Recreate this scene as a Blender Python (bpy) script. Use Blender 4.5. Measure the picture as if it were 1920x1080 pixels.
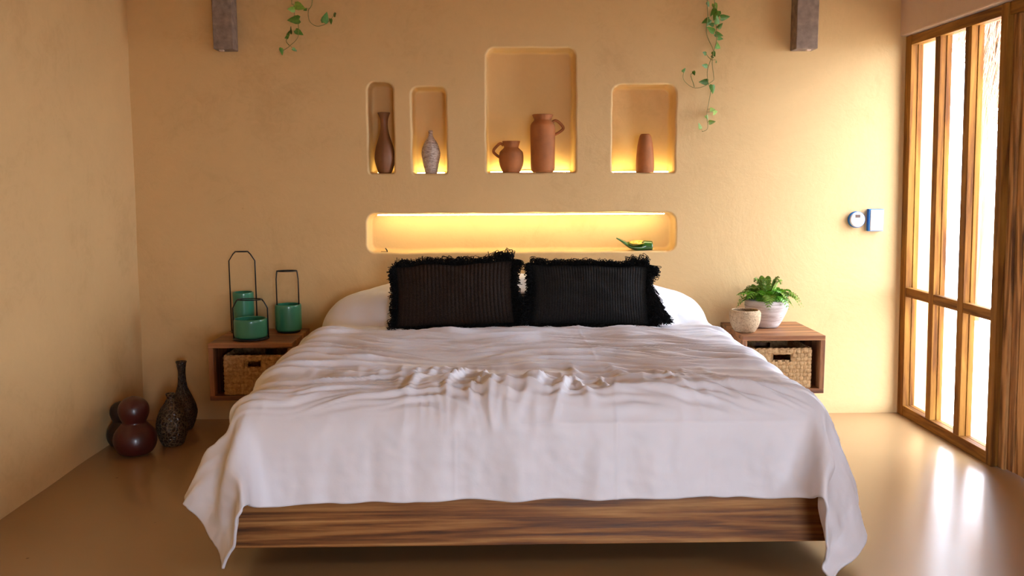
import bpy, bmesh, math, random
import numpy as np
from mathutils import Vector, Matrix, Euler

for o in list(bpy.data.objects): bpy.data.objects.remove(o, do_unlink=True)
SC = bpy.context.scene
COL = SC.collection
R = math.radians
PI = math.pi
random.seed(7)

# ------------------------------------------------------------------ camera
cam = bpy.data.cameras.new('camera'); cam.lens = 36*1700/1920; cam.sensor_width = 36
cam.clip_start = .05
camo = bpy.data.objects.new('camera', cam); COL.objects.link(camo)
camo.matrix_world = (Matrix.Translation((0, -5.25, 1.40)) @ Matrix.Rotation(-R(1.2), 4, 'Z')
                     @ Matrix.Rotation(PI/2 - R(6.88), 4, 'X') @ Matrix.Rotation(-R(.25), 4, 'Z'))
SC.camera = camo

# ------------------------------------------------------------------ sky, sun, exposure
wd = bpy.data.worlds.new('sky'); SC.world = wd; wd.use_nodes = True
bg = wd.node_tree.nodes['Background']
bg.inputs[0].default_value = (.74, .84, 1.0, 1); bg.inputs[1].default_value = 23.0
sun = bpy.data.lights.new('sun', 'SUN'); sun.energy = 40; sun.angle = R(.6); sun.color = (1, .95, .88)
so = bpy.data.objects.new('sun', sun); COL.objects.link(so)
so.rotation_euler = (R(-14), R(-14), 0)          # high sun from behind the house; it never enters the room
def portal(name, loc, rot, sx, sy):
    l = bpy.data.lights.new(name, 'AREA'); l.shape = 'RECTANGLE'; l.size = sx; l.size_y = sy; l.cycles.is_portal = True
    o = bpy.data.objects.new(name, l); COL.objects.link(o); o.location = loc; o.rotation_euler = rot
portal('window_portal', (2.50, -.55, 1.1), (0, R(90), 0), 2.2, 1.1)
portal('side_portal', (2.50, -3.85, 1.85), (0, R(90), 0), .7, .9)
portal('garden_portal', (1.4, -8.12, .9), (R(90), 0, 0), 1.4, 1.8)
SC.view_settings.view_transform = 'Standard'; SC.view_settings.look = 'None'
SC.view_settings.gamma = 1; SC.view_settings.use_curve_mapping = False
SC.view_settings.exposure = 0.0
SC.cycles.max_bounces = 10; SC.cycles.diffuse_bounces = 7; SC.cycles.glossy_bounces = 4
SC.cycles.transparent_max_bounces = 12
SC.cycles.caustics_reflective = False; SC.cycles.caustics_refractive = False
SC.cycles.sample_clamp_indirect = 3

# ------------------------------------------------------------------ materials
def mat(name):
    m = bpy.data.materials.new(name); m.use_nodes = True
    nt = m.node_tree; return m, nt, nt.nodes['Principled BSDF']
def N(nt, t, **kw):
    n = nt.nodes.new(t)
    for k, v in kw.items():
        if k in n.inputs: n.inputs[k].default_value = v
        else: setattr(n, k, v)
    return n
def coords(nt, scale=(1, 1, 1), rot=(0, 0, 0)):
    tc = N(nt, 'ShaderNodeTexCoord'); mp = N(nt, 'ShaderNodeMapping')
    mp.inputs['Scale'].default_value = scale; mp.inputs['Rotation'].default_value = rot; mp.inputs['Location'].default_value = (.371, .533, .717)
    nt.links.new(tc.outputs['Object'], mp.inputs['Vector']); return mp.outputs['Vector']
def ramp(nt, stops, fac):
    r = N(nt, 'ShaderNodeValToRGB'); e = r.color_ramp.elements
    while len(e) < len(stops): e.new(.5)
    for i, (p, c) in enumerate(stops):
        e[i].position = p; e[i].color = (*c, 1)
    nt.links.new(fac, r.inputs[0]); return r.outputs[0]
def bump(nt, b, h, strength, dist=.01, prev=None):
    n = N(nt, 'ShaderNodeBump', Strength=strength, Distance=dist)
    nt.links.new(h, n.inputs['Height'])
    if prev: nt.links.new(prev, n.inputs['Normal'])
    nt.links.new(n.outputs[0], b.inputs['Normal']); return n.outputs[0]
def flat(name, c, rough=.6, metal=0., spec=.5, noise=0, nscale=30, bstr=0, coat=0):
    m, nt, b = mat(name); b.inputs['Base Color'].default_value = (*c, 1); b.inputs['Roughness'].default_value = rough
    b.inputs['Metallic'].default_value = metal; b.inputs['Specular IOR Level'].default_value = spec
    b.inputs['Coat Weight'].default_value = coat
    v = coords(nt); n = N(nt, 'ShaderNodeTexNoise', Scale=nscale, Detail=5.0)
    nt.links.new(v, n.inputs['Vector'])
    nt.links.new(ramp(nt, [(.3, tuple(x*(1-noise) for x in c)), (.7, tuple(min(1, x*(1+noise)) for x in c))], n.outputs[0]), b.inputs['Base Color'])
    if bstr: bump(nt, b, n.outputs[0], bstr, .004)
    return m
def plaster(name, c, var=.10, rough=.75, bs=.25):
    m, nt, b = mat(name); b.inputs['Roughness'].default_value = rough; b.inputs['Specular IOR Level'].default_value = .3
    v = coords(nt)
    n1 = N(nt, 'ShaderNodeTexNoise', Scale=1.6, Detail=8.0, Roughness=.62, Distortion=.6); nt.links.new(v, n1.inputs[0])
    n2 = N(nt, 'ShaderNodeTexNoise', Scale=14., Detail=8.0, Roughness=.7, Distortion=1.2); nt.links.new(v, n2.inputs[0])
    n3 = N(nt, 'ShaderNodeTexNoise', Scale=160., Detail=4.0, Roughness=.7); nt.links.new(v, n3.inputs[0])
    mx = N(nt, 'ShaderNodeMath', operation='MULTIPLY_ADD'); nt.links.new(n2.outputs[0], mx.inputs[0]); mx.inputs[1].default_value = .45
    nt.links.new(n1.outputs[0], mx.inputs[2])
    lo = tuple(x*(1-var*k) for x, k in zip(c, (1, 1.25, 1.5))); hi = tuple(min(1, x*(1+var*.55)) for x in c)
    cr = ramp(nt, [(.50, lo), (.66, c), (.90, hi)], mx.outputs[0])
    # a few darker pits and trowel stains
    n4 = N(nt, 'ShaderNodeTexNoise', Scale=7., Detail=10.0, Roughness=.8, Distortion=2.); nt.links.new(v, n4.inputs[0])
    st = ramp(nt, [(.28, (.78, .72, .62)), (.36, (1, 1, 1))], n4.outputs[0])
    mm = N(nt, 'ShaderNodeMix', data_type='RGBA', blend_type='MULTIPLY'); mm.inputs[0].default_value = .8
    nt.links.new(cr, mm.inputs[6]); nt.links.new(st, mm.inputs[7]); nt.links.new(mm.outputs[2], b.inputs['Base Color'])
    p = bump(nt, b, n1.outputs[0], bs, .03)
    p = bump(nt, b, n2.outputs[0], bs, .0045, p)
    bump(nt, b, n3.outputs[0], bs*.5, .002, p)
    return m
def wood(name, cols, axis='X', scale=1., rough=.45, seed=0., contrast=1., coat=0., spec=.5):
    """long grain running along axis"""
    m, nt, b = mat(name); b.inputs['Roughness'].default_value = rough; b.inputs['Coat Weight'].default_value = coat
    b.inputs['Coat Roughness'].default_value = .25; b.inputs['Specular IOR Level'].default_value = spec
    s = {'X': (.24, 6, 6), 'Y': (5, .35, 5), 'Z': (5, 5, .35)}[axis]
    tc = N(nt, 'ShaderNodeTexCoord'); inf = N(nt, 'ShaderNodeObjectInfo')
    cb = N(nt, 'ShaderNodeCombineXYZ'); mu = N(nt, 'ShaderNodeMath', operation='MULTIPLY'); mu.inputs[1].default_value = 9
    nt.links.new(inf.outputs['Random'], mu.inputs[0])
    for i in range(3): nt.links.new(mu.outputs[0], cb.inputs[i])
    ad = N(nt, 'ShaderNodeVectorMath', operation='ADD'); nt.links.new(tc.outputs['Object'], ad.inputs[0]); nt.links.new(cb.outputs[0], ad.inputs[1])
    mp = N(nt, 'ShaderNodeMapping'); mp.inputs['Scale'].default_value = tuple(k*scale for k in s); mp.inputs['Location'].default_value = (seed+.37, seed+.53, seed+.71)
    nt.links.new(ad.outputs[0], mp.inputs[0]); v = mp.outputs[0]
    n1 = N(nt, 'ShaderNodeTexNoise', Scale=1.0, Detail=3.0, Roughness=.45, Distortion=.5); nt.links.new(v, n1.inputs[0])
    wv = N(nt, 'ShaderNodeMath', operation='MULTIPLY'); wv.inputs[1].default_value = 26; nt.links.new(n1.outputs[0], wv.inputs[0])
    sn = N(nt, 'ShaderNodeMath', operation='SINE'); nt.links.new(wv.outputs[0], sn.inputs[0])
    n2 = N(nt, 'ShaderNodeTexNoise', Scale=2.2, Detail=8.0, Roughness=.7, Distortion=.3); nt.links.new(v, n2.inputs[0])
    n3 = N(nt, 'ShaderNodeTexNoise', Scale=14., Detail=6.0, Roughness=.7); nt.links.new(v, n3.inputs[0])
    a = N(nt, 'ShaderNodeMath', operation='MULTIPLY_ADD'); a.inputs[1].default_value = .13*contrast; nt.links.new(sn.outputs[0], a.inputs[0]); nt.links.new(n2.outputs[0], a.inputs[2])
    a2 = N(nt, 'ShaderNodeMath', operation='MULTIPLY_ADD'); a2.inputs[1].default_value = .22; nt.links.new(n3.outputs[0], a2.inputs[0]); nt.links.new(a.outputs[0], a2.inputs[2])
    k = len(cols)
    nt.links.new(ramp(nt, [(.36+.52*i/(k-1), c) for i, c in enumerate(cols)], a2.outputs[0]), b.inputs['Base Color'])
    bump(nt, b, a2.outputs[0], .18, .003)
    return m
def emis(name, c, s):
    m, nt, b = mat(name); b.inputs['Base Color'].default_value = (.8, .8, .8, 1)
    b.inputs['Emission Color'].default_value = (*c, 1); b.inputs['Emission Strength'].default_value = s; return m
def glassy(name, tint=(1, 1, 1)):
    m = bpy.data.materials.new(name); m.use_nodes = True; nt = m.node_tree; nt.nodes.clear()
    o = N(nt, 'ShaderNodeOutputMaterial'); t = N(nt, 'ShaderNodeBsdfTransparent'); g = N(nt, 'ShaderNodeBsdfGlossy')
    t.inputs[0].default_value = (*tint, 1); g.inputs['Roughness'].default_value = .02
    lw = N(nt, 'ShaderNodeLayerWeight', Blend=.5); pw = N(nt, 'ShaderNodeMath', operation='POWER'); pw.inputs[1].default_value = 5
    f = N(nt, 'ShaderNodeMath', operation='MULTIPLY_ADD'); f.inputs[1].default_value = .8; f.inputs[2].default_value = .03
    nt.links.new(lw.outputs['Facing'], pw.inputs[0]); nt.links.new(pw.outputs[0], f.inputs[0]); x = N(nt, 'ShaderNodeMixShader')
    nt.links.new(f.outputs[0], x.inputs[0]); nt.links.new(t.outputs[0], x.inputs[1]); nt.links.new(g.outputs[0], x.inputs[2]); nt.links.new(x.outputs[0], o.inputs[0]); return m

M = {}
M['wall'] = plaster('ochre_plaster', (.665, .448, .208))
M['lintel'] = plaster('greige_plaster', (.62, .47, .36), .06)
M['ceiling'] = plaster('ceiling_plaster', (.36, .215, .09))
M['bedwood'] = wood('walnut_bed_wood', [(.045, .015, .004), (.13, .045, .011), (.24, .095, .024), (.34, .155, .045), (.46, .24, .08)], 'X', 2.7, .42, contrast=.95)
M['shelfwood'] = wood('reddish_shelf_wood', [(.07, .022, .008), (.21, .078, .028), (.34, .145, .055), (.46, .23, .10)], 'X', 1.6, .45)
M['shelfwood_side'] = wood('reddish_shelf_wood_upright', [(.07, .022, .008), (.21, .078, .028), (.34, .145, .055), (.46, .23, .10)], 'Z', 1.6, .45)
WC = [(.070, .021, .003), (.145, .053, .007), (.210, .086, .012), (.27, .120, .020)]
# (frame woods)
M['framewood_z'] = wood('honey_frame_wood_upright', WC, 'Z', 2.6, .65, spec=.12)
M['framewood_y'] = wood('honey_frame_wood_lying', WC, 'Y', 2.6, .65, spec=.12)
M['doorwood'] = wood('brown_door_plank', [(.10, .036, .009), (.28, .12, .032), (.48, .235, .075), (.66, .37, .14)], 'Z', 2.4, .55, contrast=1.2, spec=.25)
M['glass'] = glassy('window_glass')
M['concrete'] = flat('weathered_concrete', (.17, .115, .085), .85, noise=.35, nscale=26, bstr=.9)
M['black'] = flat('black_iron', (.012, .010, .010), .45, .3)
M['green'] = flat('green_frosted_glass', (.035, .20, .11), .28, noise=.12, nscale=9, coat=.3)
M['wax'] = flat('green_wax', (.05, .20, .12), .6)
M['terra'] = flat('terracotta', (.29, .088, .017), .75, noise=.18, nscale=18, bstr=.3)
M['terra_dark'] = flat('dark_brown_ceramic', (.15, .050, .011), .55, noise=.15, nscale=12)
M['white_pot'] = flat('lime_washed_clay', (.66, .56, .50), .8, noise=.14, nscale=22, bstr=.5)
M['soil'] = flat('potting_soil', (.03, .018, .01), .95, noise=.5, nscale=90, bstr=1)
M['led'] = emis('warm_led', (1, .82, .30), 56)
M['led_head'] = emis('warm_led_bright', (1, .86, .46), 40)
M['white_plastic'] = flat('white_plastic', (.82, .84, .86), .4)
M['blue_tape'] = flat('blue_masking_tape', (.01, .16, .50), .6)
M['lcd'] = flat('dark_display', (.10, .06, .045), .3)
M['stem'] = flat('vine_stem', (.16, .17, .04), .6)
M['leaf'] = flat('vine_leaf', (.055, .14, .012), .45, noise=.4, nscale=60)
M['leaf_light'] = flat('young_vine_leaf', (.17, .27, .03), .45, noise=.3, nscale=60)
M['fern'] = flat('fern_leaf', (.13, .33, .02), .45, noise=.4, nscale=50)
M['sand'] = flat('pale_sand', (.78, .72, .64), .9, noise=.06, nscale=3)
M['outwall'] = flat('white_render', (.85, .82, .78), .8, noise=.03)
M['thatch'] = flat('dry_thatch', (.40, .23, .14), .8, noise=.45, nscale=25)
M['gourd'] = flat('oxblood_glaze', (.055, .008, .007), .38, noise=.4, nscale=8, coat=.2)
M['gourd_dark'] = flat('blackish_glaze', (.022, .010, .008), .35, noise=.3, nscale=8)

def floor_mat():
    m, nt, b = mat('polished_concrete'); v = coords(nt)
    n1 = N(nt, 'ShaderNodeTexNoise', Scale=1.3, Detail=5., Roughness=.5); nt.links.new(v, n1.inputs[0])
    n2 = N(nt, 'ShaderNodeTexNoise', Scale=9., Detail=4., Roughness=.5); nt.links.new(v, n2.inputs[0])
    a = N(nt, 'ShaderNodeMath', operation='MULTIPLY_ADD'); a.inputs[1].default_value = .16; nt.links.new(n2.outputs[0], a.inputs[0]); nt.links.new(n1.outputs[0], a.inputs[2])
    c = ramp(nt, [(.35, (.325, .195, .084)), (.58, (.34, .205, .089)), (.85, (.355, .215, .094))], a.outputs[0])
    vo = N(nt, 'ShaderNodeTexVoronoi', Scale=5.5, feature='F1'); nt.links.new(v, vo.inputs[0])
    n5 = N(nt, 'ShaderNodeTexNoise', Scale=3.); nt.links.new(v, n5.inputs[0])
    pits = ramp(nt, [(.018, (.35, .25, .18)), (.045, (1, 1, 1))], vo.outputs['Distance'])
    mm = N(nt, 'ShaderNodeMix', data_type='RGBA', blend_type='MULTIPLY'); mm.inputs[0].default_value = .8
    nt.links.new(c, mm.inputs[6]); nt.links.new(pits, mm.inputs[7]); nt.links.new(mm.outputs[2], b.inputs['Base Color'])
    rr = N(nt, 'ShaderNodeMapRange'); rr.inputs['To Min'].default_value = .20; rr.inputs['To Max'].default_value = .36
    b.inputs['Roughness'].default_value = .27; b.inputs['Coat Weight'].default_value = .35; b.inputs['Coat Roughness'].default_value = .34
    b.inputs['Specular IOR Level'].default_value = .85
    n6 = N(nt, 'ShaderNodeTexNoise', Scale=5., Detail=2., Roughness=.4); nt.links.new(v, n6.inputs[0]); bump(nt, b, n6.outputs[0], .10, .01)
    return m
M['floor'] = floor_mat()

def cotton():
    m, nt, b = mat('white_cotton'); b.inputs['Base Color'].default_value = (.85, .85, .90, 1); b.inputs['Roughness'].default_value = .50
    b.inputs['Sheen Weight'].default_value = .08
    v = coords(nt); n = N(nt, 'ShaderNodeTexNoise', Scale=30., Detail=6., Roughness=.6, Distortion=.6); nt.links.new(v, n.inputs[0])
    bump(nt, b, n.outputs[0], .12, .006); return m
M['cotton'] = cotton()
def knit(name, c1, c2):
    m, nt, b = mat(name); b.inputs['Roughness'].default_value = .9; b.inputs['Specular IOR Level'].default_value = .15
    v = coords(nt, (1, 1, 1)); n = N(nt, 'ShaderNodeTexNoise', Scale=220., Detail=3.); nt.links.new(v, n.inputs[0])
    nt.links.new(ramp(nt, [(.3, c1), (.7, c2)], n.outputs[0]), b.inputs['Base Color']); bump(nt, b, n.outputs[0], .6, .003); return m
M['knit_brown'] = knit('dark_brown_knit', (.008, .005, .004), (.030, .019, .013))
M['knit_black'] = knit('black_knit', (.006, .006, .006), (.020, .019, .018))
M['yarn'] = knit('black_yarn', (.003, .003, .003), (.010, .009, .009))
def weave_mat():
    m, nt, b = mat('dried_grass_weave'); b.inputs['Roughness'].default_value = .75
    v = coords(nt); n = N(nt, 'ShaderNodeTexNoise', Scale=60., Detail=2., Roughness=.5); nt.links.new(v, n.inputs[0])
    nt.links.new(ramp(nt, [(.3, (.34, .185, .07)), (.5, (.48, .28, .115)), (.72, (.62, .39, .18))], n.outputs[0]), b.inputs['Base Color'])
    bump(nt, b, n.outputs[0], .5, .003); return m
M['weave'] = weave_mat()
def mosaic(name, c1, c2, scale, rough=.3):
    m, nt, b = mat(name); b.inputs['Roughness'].default_value = rough; v = coords(nt, (1, 1, 1.0))
    vo = N(nt, 'ShaderNodeTexVoronoi', Scale=scale, feature='DISTANCE_TO_EDGE'); nt.links.new(v, vo.inputs[0])
    nt.links.new(ramp(nt, [(.02, c1), (.10, c2)], vo.outputs[0]), b.inputs['Base Color']); bump(nt, b, vo.outputs[0], .8, .01); return m
M['mosaic'] = mosaic('bronze_crackle', (.16, .115, .06), (.035, .015, .008), 55)
M['mosaic_fine'] = mosaic('bronze_fine_crackle', (.13, .09, .05), (.035, .013, .008), 75, .4)
def banded(name, c1, c2, zs, xs=8., dist=2.):
    m, nt, b = mat(name); b.inputs['Roughness'].default_value = .75; v = coords(nt, (xs, xs, zs))
    n = N(nt, 'ShaderNodeTexNoise', Scale=1., Detail=6., Roughness=.7, Distortion=dist); nt.links.new(v, n.inputs[0])
    nt.links.new(ramp(nt, [(.36, c1), (.56, c2)], n.outputs[0]), b.inputs['Base Color']); bump(nt, b, n.outputs[0], .8, .006); return m
M['whitewash'] = banded('whitewashed_bark', (.22, .13, .09), (.66, .54, .46), 90., 22.)
M['stonebowl'] = banded('pitted_sandstone', (.27, .165, .075), (.58, .40, .23), 60., 60.)
M['white_pot'] = banded('lime_washed_clay', (.46, .36, .31), (.72, .63, .58), 90., 7., .6)

# ------------------------------------------------------------------ object helpers
def obj(name, bm, m=None, parent=None, smooth=False, loc=None):
    me = bpy.data.meshes.new(name)
    if isinstance(bm, bmesh.types.BMesh):
        bm.normal_update(); bm.to_mesh(me); bm.free()
    else:
        me.from_pydata(bm[0], [], bm[1])
    if m is not None:
        for k in (m if isinstance(m, (list, tuple)) else [m]): me.materials.append(k)
    if smooth: me.polygons.foreach_set('use_smooth', [True]*len(me.polygons))
    o = bpy.data.objects.new(name, me); COL.objects.link(o)
    if parent is not None: o.parent = parent
    if loc: o.location = loc
    return o
def tag(o, label=None, cat=None, group=None, kind=None):
    if label: o['label'] = label
    if cat: o['category'] = cat
    if group: o['group'] = group
    if kind: o['kind'] = kind
    return o
def thing(name, label, cat, loc=(0, 0, 0), rot=(0, 0, 0), group=None, kind=None):
    o = bpy.data.objects.new(name, None); o.empty_display_size = .05; COL.objects.link(o); o.location = loc; o.rotation_euler = rot
    return tag(o, label, cat, group, kind)
def box(bm, x0, x1, y0, y1, z0, z1, bev=0, seg=2, mi=0):
    g = bmesh.ops.create_cube(bm, size=1)['verts']
    for v in g: v.co = Vector(((x0+x1)/2+v.co.x*(x1-x0), (y0+y1)/2+v.co.y*(y1-y0), (z0+z1)/2+v.co.z*(z1-z0)))
    es = {e for v in g for e in v.link_edges}
    for f in {f for v in g for f in v.link_faces}: f.material_index = mi
    if bev: bmesh.ops.bevel(bm, geom=list(es), offset=bev, segments=seg, affect='EDGES', profile=.5)
def bx(*a, **k):
    bm = bmesh.new(); box(bm, *a, **k); return bm
def tube(bm, pts, rad, n=6, cap=True):
    pts = [Vector(p) for p in pts]; k = len(pts); rs = rad if isinstance(rad, (list, tuple)) else [rad]*k
    rings = []; up = Vector((.13, .31, .94))
    for i, p in enumerate(pts):
        t = (pts[min(i+1, k-1)]-pts[max(i-1, 0)]).normalized()
        a = t.cross(up); a = a.normalized() if a.length > 1e-4 else t.orthogonal().normalized()
        b = t.cross(a)
        rings.append([bm.verts.new(p+(a*math.cos(2*PI*j/n)+b*math.sin(2*PI*j/n))*rs[i]) for j in range(n)])
    for i in range(k-1):
        for j in range(n):
            f = bm.faces.new((rings[i][j], rings[i][(j+1) % n], rings[i+1][(j+1) % n], rings[i+1][j])); f.smooth = True
    if cap and n > 2: bm.faces.new(rings[0][::-1]); bm.faces.new(rings[-1])
def ring(bm, c, r, rad, n=28, m=6, sy=1.):
    vs = [[bm.verts.new((c[0]+(r+rad*math.cos(2*PI*j/m))*math.cos(2*PI*i/n), c[1]+sy*(r+rad*math.cos(2*PI*j/m))*math.sin(2*PI*i/n), c[2]+rad*math.sin(2*PI*j/m))) for j in range(m)] for i in range(n)]
    for i in range(n):
        for j in range(m):
            f = bm.faces.new((vs[i][j], vs[(i+1) % n][j], vs[(i+1) % n][(j+1) % m], vs[i][(j+1) % m])); f.smooth = True
def smooth_profile(pr, k=4):
    out = []
    n = len(pr)
    for i in range(n-1):
        p0, p1, p2, p3 = pr[max(i-1, 0)], pr[i], pr[i+1], pr[min(i+2, n-1)]
        for s in range(k):
            t = s/k
            out.append(tuple(.5*((2*b)+(-a+c)*t+(2*a-5*b+4*c-d)*t*t+(-a+3*b-3*c+d)*t**3) for a, b, c, d in zip(p0, p1, p2, p3)))
    out.append(pr[-1]); return out
def lathe(bm, pr, n=40, c=(0, 0), jitter=None):
    rings = []
    for r, z in pr:
        r = max(r, 1e-4)
        rings.append([bm.verts.new((c[0]+r*(1+(jitter(i, z) if jitter else 0))*math.cos(2*PI*i/n), c[1]+r*(1+(jitter(i, z) if jitter else 0))*math.sin(2*PI*i/n), z)) for i in range(n)])
    for a, b in zip(rings, rings[1:]):
        for i in range(n):
            f = bm.faces.new((a[i], a[(i+1) % n], b[(i+1) % n], b[i])); f.smooth = True
    bm.faces.new(rings[0][::-1]); bm.faces.new(rings[-1])
def vessel(outer, wall, floor_z=.01, k=4):
    """outer profile bottom->rim, then inside back down; closed shell with a real opening"""
    o = smooth_profile(outer, k)
    inn = [(max(r-wall, .001), z) for r, z in o if z > floor_z][::-1]
    top = outer[-1]
    return [(.001, outer[0][1])]+o+[(top[0]-wall*.5, top[1]+wall*.35)]+inn+[(.001, max(floor_z, inn[-1][1]))]
def noise2(x, y, seed=0):
    x = np.asarray(x, float); y = np.asarray(y, float)
    xi = np.floor(x).astype(np.int64); yi = np.floor(y).astype(np.int64); xf = x-xi; yf = y-yi
    def g(a, b):
        h = (a*374761393+b*668265263+seed*974634777) & 0xffffffff
        h = ((h ^ (h >> 13))*1274126177) & 0xffffffff; h = h ^ (h >> 16)
        an = (h & 0xffff)/65536*2*PI; return np.cos(an), np.sin(an)
    u = xf*xf*xf*(xf*(xf*6-15)+10); v = yf*yf*yf*(yf*(yf*6-15)+10); r = []
    for dy in (0, 1):
        row = []
        for dx in (0, 1):
            gx, gy = g(xi+dx, yi+dy); row.append(gx*(xf-dx)+gy*(yf-dy))
        r.append(row[0]*(1-u)+row[1]*u)
    return (r[0]*(1-v)+r[1]*v)*1.5

# ------------------------------------------------------------------ the room
H = 2.95; YB = -8.0
obj_ = obj
def struct(name, bm, m, parent=None, smooth=False):
    o = obj(name, bm, m, parent, smooth); o['kind'] = 'structure'; return o
struct('floor', bx(-2.35, 2.60, YB-.15, .32, -.20, 0), M['floor'])
struct('ceiling', bx(-2.35, 2.75, YB-.15, .32, H, H+.2), M['ceiling'])

def leftwall():
    bm = bmesh.new(); ny, nz = 80, 30; g = []
    for j in range(nz+1):
        for i in range(ny+1):
            y = .30+(YB-.45)*i/ny; z = -.02+(H+.04)*j/nz
            x = -2.056+.011*z+.006*float(noise2(y*1.3, z*1.3, 3))+.004*float(noise2(y*3.1, z*2.7, 5))
            g.append(bm.verts.new((x, y, z)))
    for j in range(nz):
        for i in range(ny):
            a = j*(ny+1)+i; f = bm.faces.new((g[a], g[a+ny+1], g[a+ny+2], g[a+1])); f.smooth = True
    box(bm, -2.40, -2.10, YB-.15, .30, -.02, H+.02)
    return bm
struct('wall_left', leftwall(), M['wall'])

# back wall with five soft-edged niches cut into it
def rrect(x0, x1, z0, z1, rt, rb, n=7, wob=0, seed=0):
    pts = []
    for cx, cz, a0, r in ((x1-rt, z1-rt, 0, rt), (x0+rt, z1-rt, 90, rt), (x0+rb, z0+rb, 180, rb), (x1-rb, z0+rb, 270, rb)):
        for i in range(n+1):
            a = R(a0+90*i/n); pts.append([cx+r*math.cos(a), cz+r*math.sin(a)])
    # resample long straight runs so that edges can waver
    out = []
    for i, p in enumerate(pts):
        q = pts[(i+1) % len(pts)]; d = math.dist(p, q); k = max(1, int(d/.05))
        for s in range(k):
            t = s/k; out.append([p[0]+(q[0]-p[0])*t, p[1]+(q[1]-p[1])*t])
    if wob:
        for p in out:
            p[0] += wob*float(noise2(p[0]*7+seed, p[1]*7, 11+seed)); p[1] += wob*float(noise2(p[0]*7, p[1]*7+seed, 23+seed))
    return out
NICHES = [  # x0, x1, z0, z1, radius top, radius bottom, depth
    (-.706, -.560, 1.433, 1.943, .045, .014, .16), (-.457, -.261, 1.430, 1.918, .040, .012, .16),
    (-.032, .478, 1.434, 2.133, .050, .014, .16), (.689, 1.051, 1.430, 1.928, .050, .016, .16),
    (-.723, 1.059, .978, 1.203, .055, .045, .12)]
def backwall():
    bm = bmesh.new()
    x0, x1, z0, z1 = -2.35, 2.53, -.02, H+.02
    outer = []
    for a, b in (((x0, z0), (x1, z0)), ((x1, z0), (x1, z1)), ((x1, z1), (x0, z1)), ((x0, z1), (x0, z0))):
        for s in range(12): outer.append((a[0]+(b[0]-a[0])*s/12, a[1]+(b[1]-a[1])*s/12))
    ov = [bm.verts.new((p[0], 0, p[1])) for p in outer]
    es = [bm.edges.new((ov[i], ov[(i+1) % len(ov)])) for i in range(len(ov))]
    loops = []
    for k, (a, b, c, d, rt, rb, dep) in enumerate(NICHES):
        base = rrect(a, b, c, d, rt, rb, wob=.004, seed=k)
        cx, cz = (a+b)/2, (c+d)/2
        def inset(m):
            n = len(base); out = []
            for i in range(n):
                p, q = base[i-1], base[(i+1) % n]; t = Vector((q[0]-p[0], q[1]-p[1])); t = t.normalized() if t.length else Vector((1, 0))
                out.append((base[i][0]-t.y*m*1., base[i][1]+t.x*m*1.))
            return out
        rings = []
        er = .012
        for m, y in ([(-er, 0)]+[(-er+er*math.sin(R(t)), er*(1-math.cos(R(t)))) for t in (25, 50, 75, 90)]
                     +[(.002, dep*.5), (.004, dep-.014), (.007, dep-.006), (.013, dep-.001), (.02, dep)]):
            pts = inset(m); rings.append([bm.verts.new((p[0], y, p[1])) for p in pts])
        n = len(base)
        for r0, r1 in zip(rings, rings[1:]):
            for i in range(n):
                f = bm.faces.new((r0[i], r0[(i+1) % n], r1[(i+1) % n], r1[i])); f.smooth = True
        f = bm.faces.new(rings[-1]); f.smooth = True
        es += [bm.edges.get((rings[0][i], rings[0][(i+1) % n])) for i in range(n)]
    bmesh.ops.triangle_fill(bm, use_beauty=True, use_dissolve=False, edges=es, normal=(0, -1, 0))
    bmesh.ops.recalc_face_normals(bm, faces=bm.faces[:])
    # outside of the wall
    bk = [bm.verts.new((p[0], .30, p[1])) for p in outer]; n = len(ov)
    for i in range(n): bm.faces.new((ov[i], bk[i], bk[(i+1) % n], ov[(i+1) % n]))
    bm.faces.new(bk)
    return bm
struct('wall_back', backwall(), M['wall'])

# right wall: a timber window, then a plank door, in a wall that leans in a little towards its top
LEAN = .023
wall_r = thing('wall_right', None, None, (2.41, 0, 0), (0, -LEAN, 0)); wall_r['kind'] = 'structure'
bm = bmesh.new()
box(bm, -.030, .22, -3.2, .05, 2.195, 3.05, bev=.008)          # plaster band above window and door
obj('lintel', bm, M['lintel'], wall_r)
bm = bmesh.new(); box(bm, 0, .22, YB-.15, -4.3, -.02, 3.05); box(bm, 0, .22, -4.3, -3.4, -.02, 1.5); box(bm, 0, .22, -4.3, -3.4, 2.2, 3.05); box(bm, 0, .22, -3.4, -2.15, -.02, 3.05); obj('plaster', bm, M['wall'], wall_r)
bm = bmesh.new(); box(bm, .0, .22, -.004, .05, -.02, 2.2); obj('corner_return', bm, M['wall'], wall_r)

win = thing('window_1', 'honey wood window of three tall columns with a transom rail', None, (2.41, 0, 0), (0, -LEAN, 0), kind='structure')
D0, D1 = 0, .068
ys = [(-.005, -.075), (-.345, -.400), (-.655, -.715), (-.980, -1.035)]
for i, (a, b) in enumerate(ys):
    nm = 'stile' if i in (0, 3) else 'mullion'
    bm = bmesh.new(); dd = 0 if i in (0, 3) else .004
    box(bm, D0+dd, .038, b, a, .05 if i in (1, 2) else 0, 2.145 if i in (1, 2) else 2.192, bev=.003)
    box(bm, .0383, D1, b-.004, a+.004, .05 if i in (1, 2) else 0, 2.145 if i in (1, 2) else 2.19, bev=.003)
    obj(nm, bm, M['framewood_z'], win)
for nm, z0, z1 in (('bottom_rail', 0, .062), ('top_rail', 2.138, 2.19)):
    bm = bmesh.new(); box(bm, D0+.002, .038, -.985, -.070, z0, z1, bev=.003); box(bm, .0383, D1, -.985, -.070, z0, z1, bev=.003); obj(nm, bm, M['framewood_y'], win)
ops = [(-.075, -.345), (-.400, -.655), (-.715, -.980)]
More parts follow.
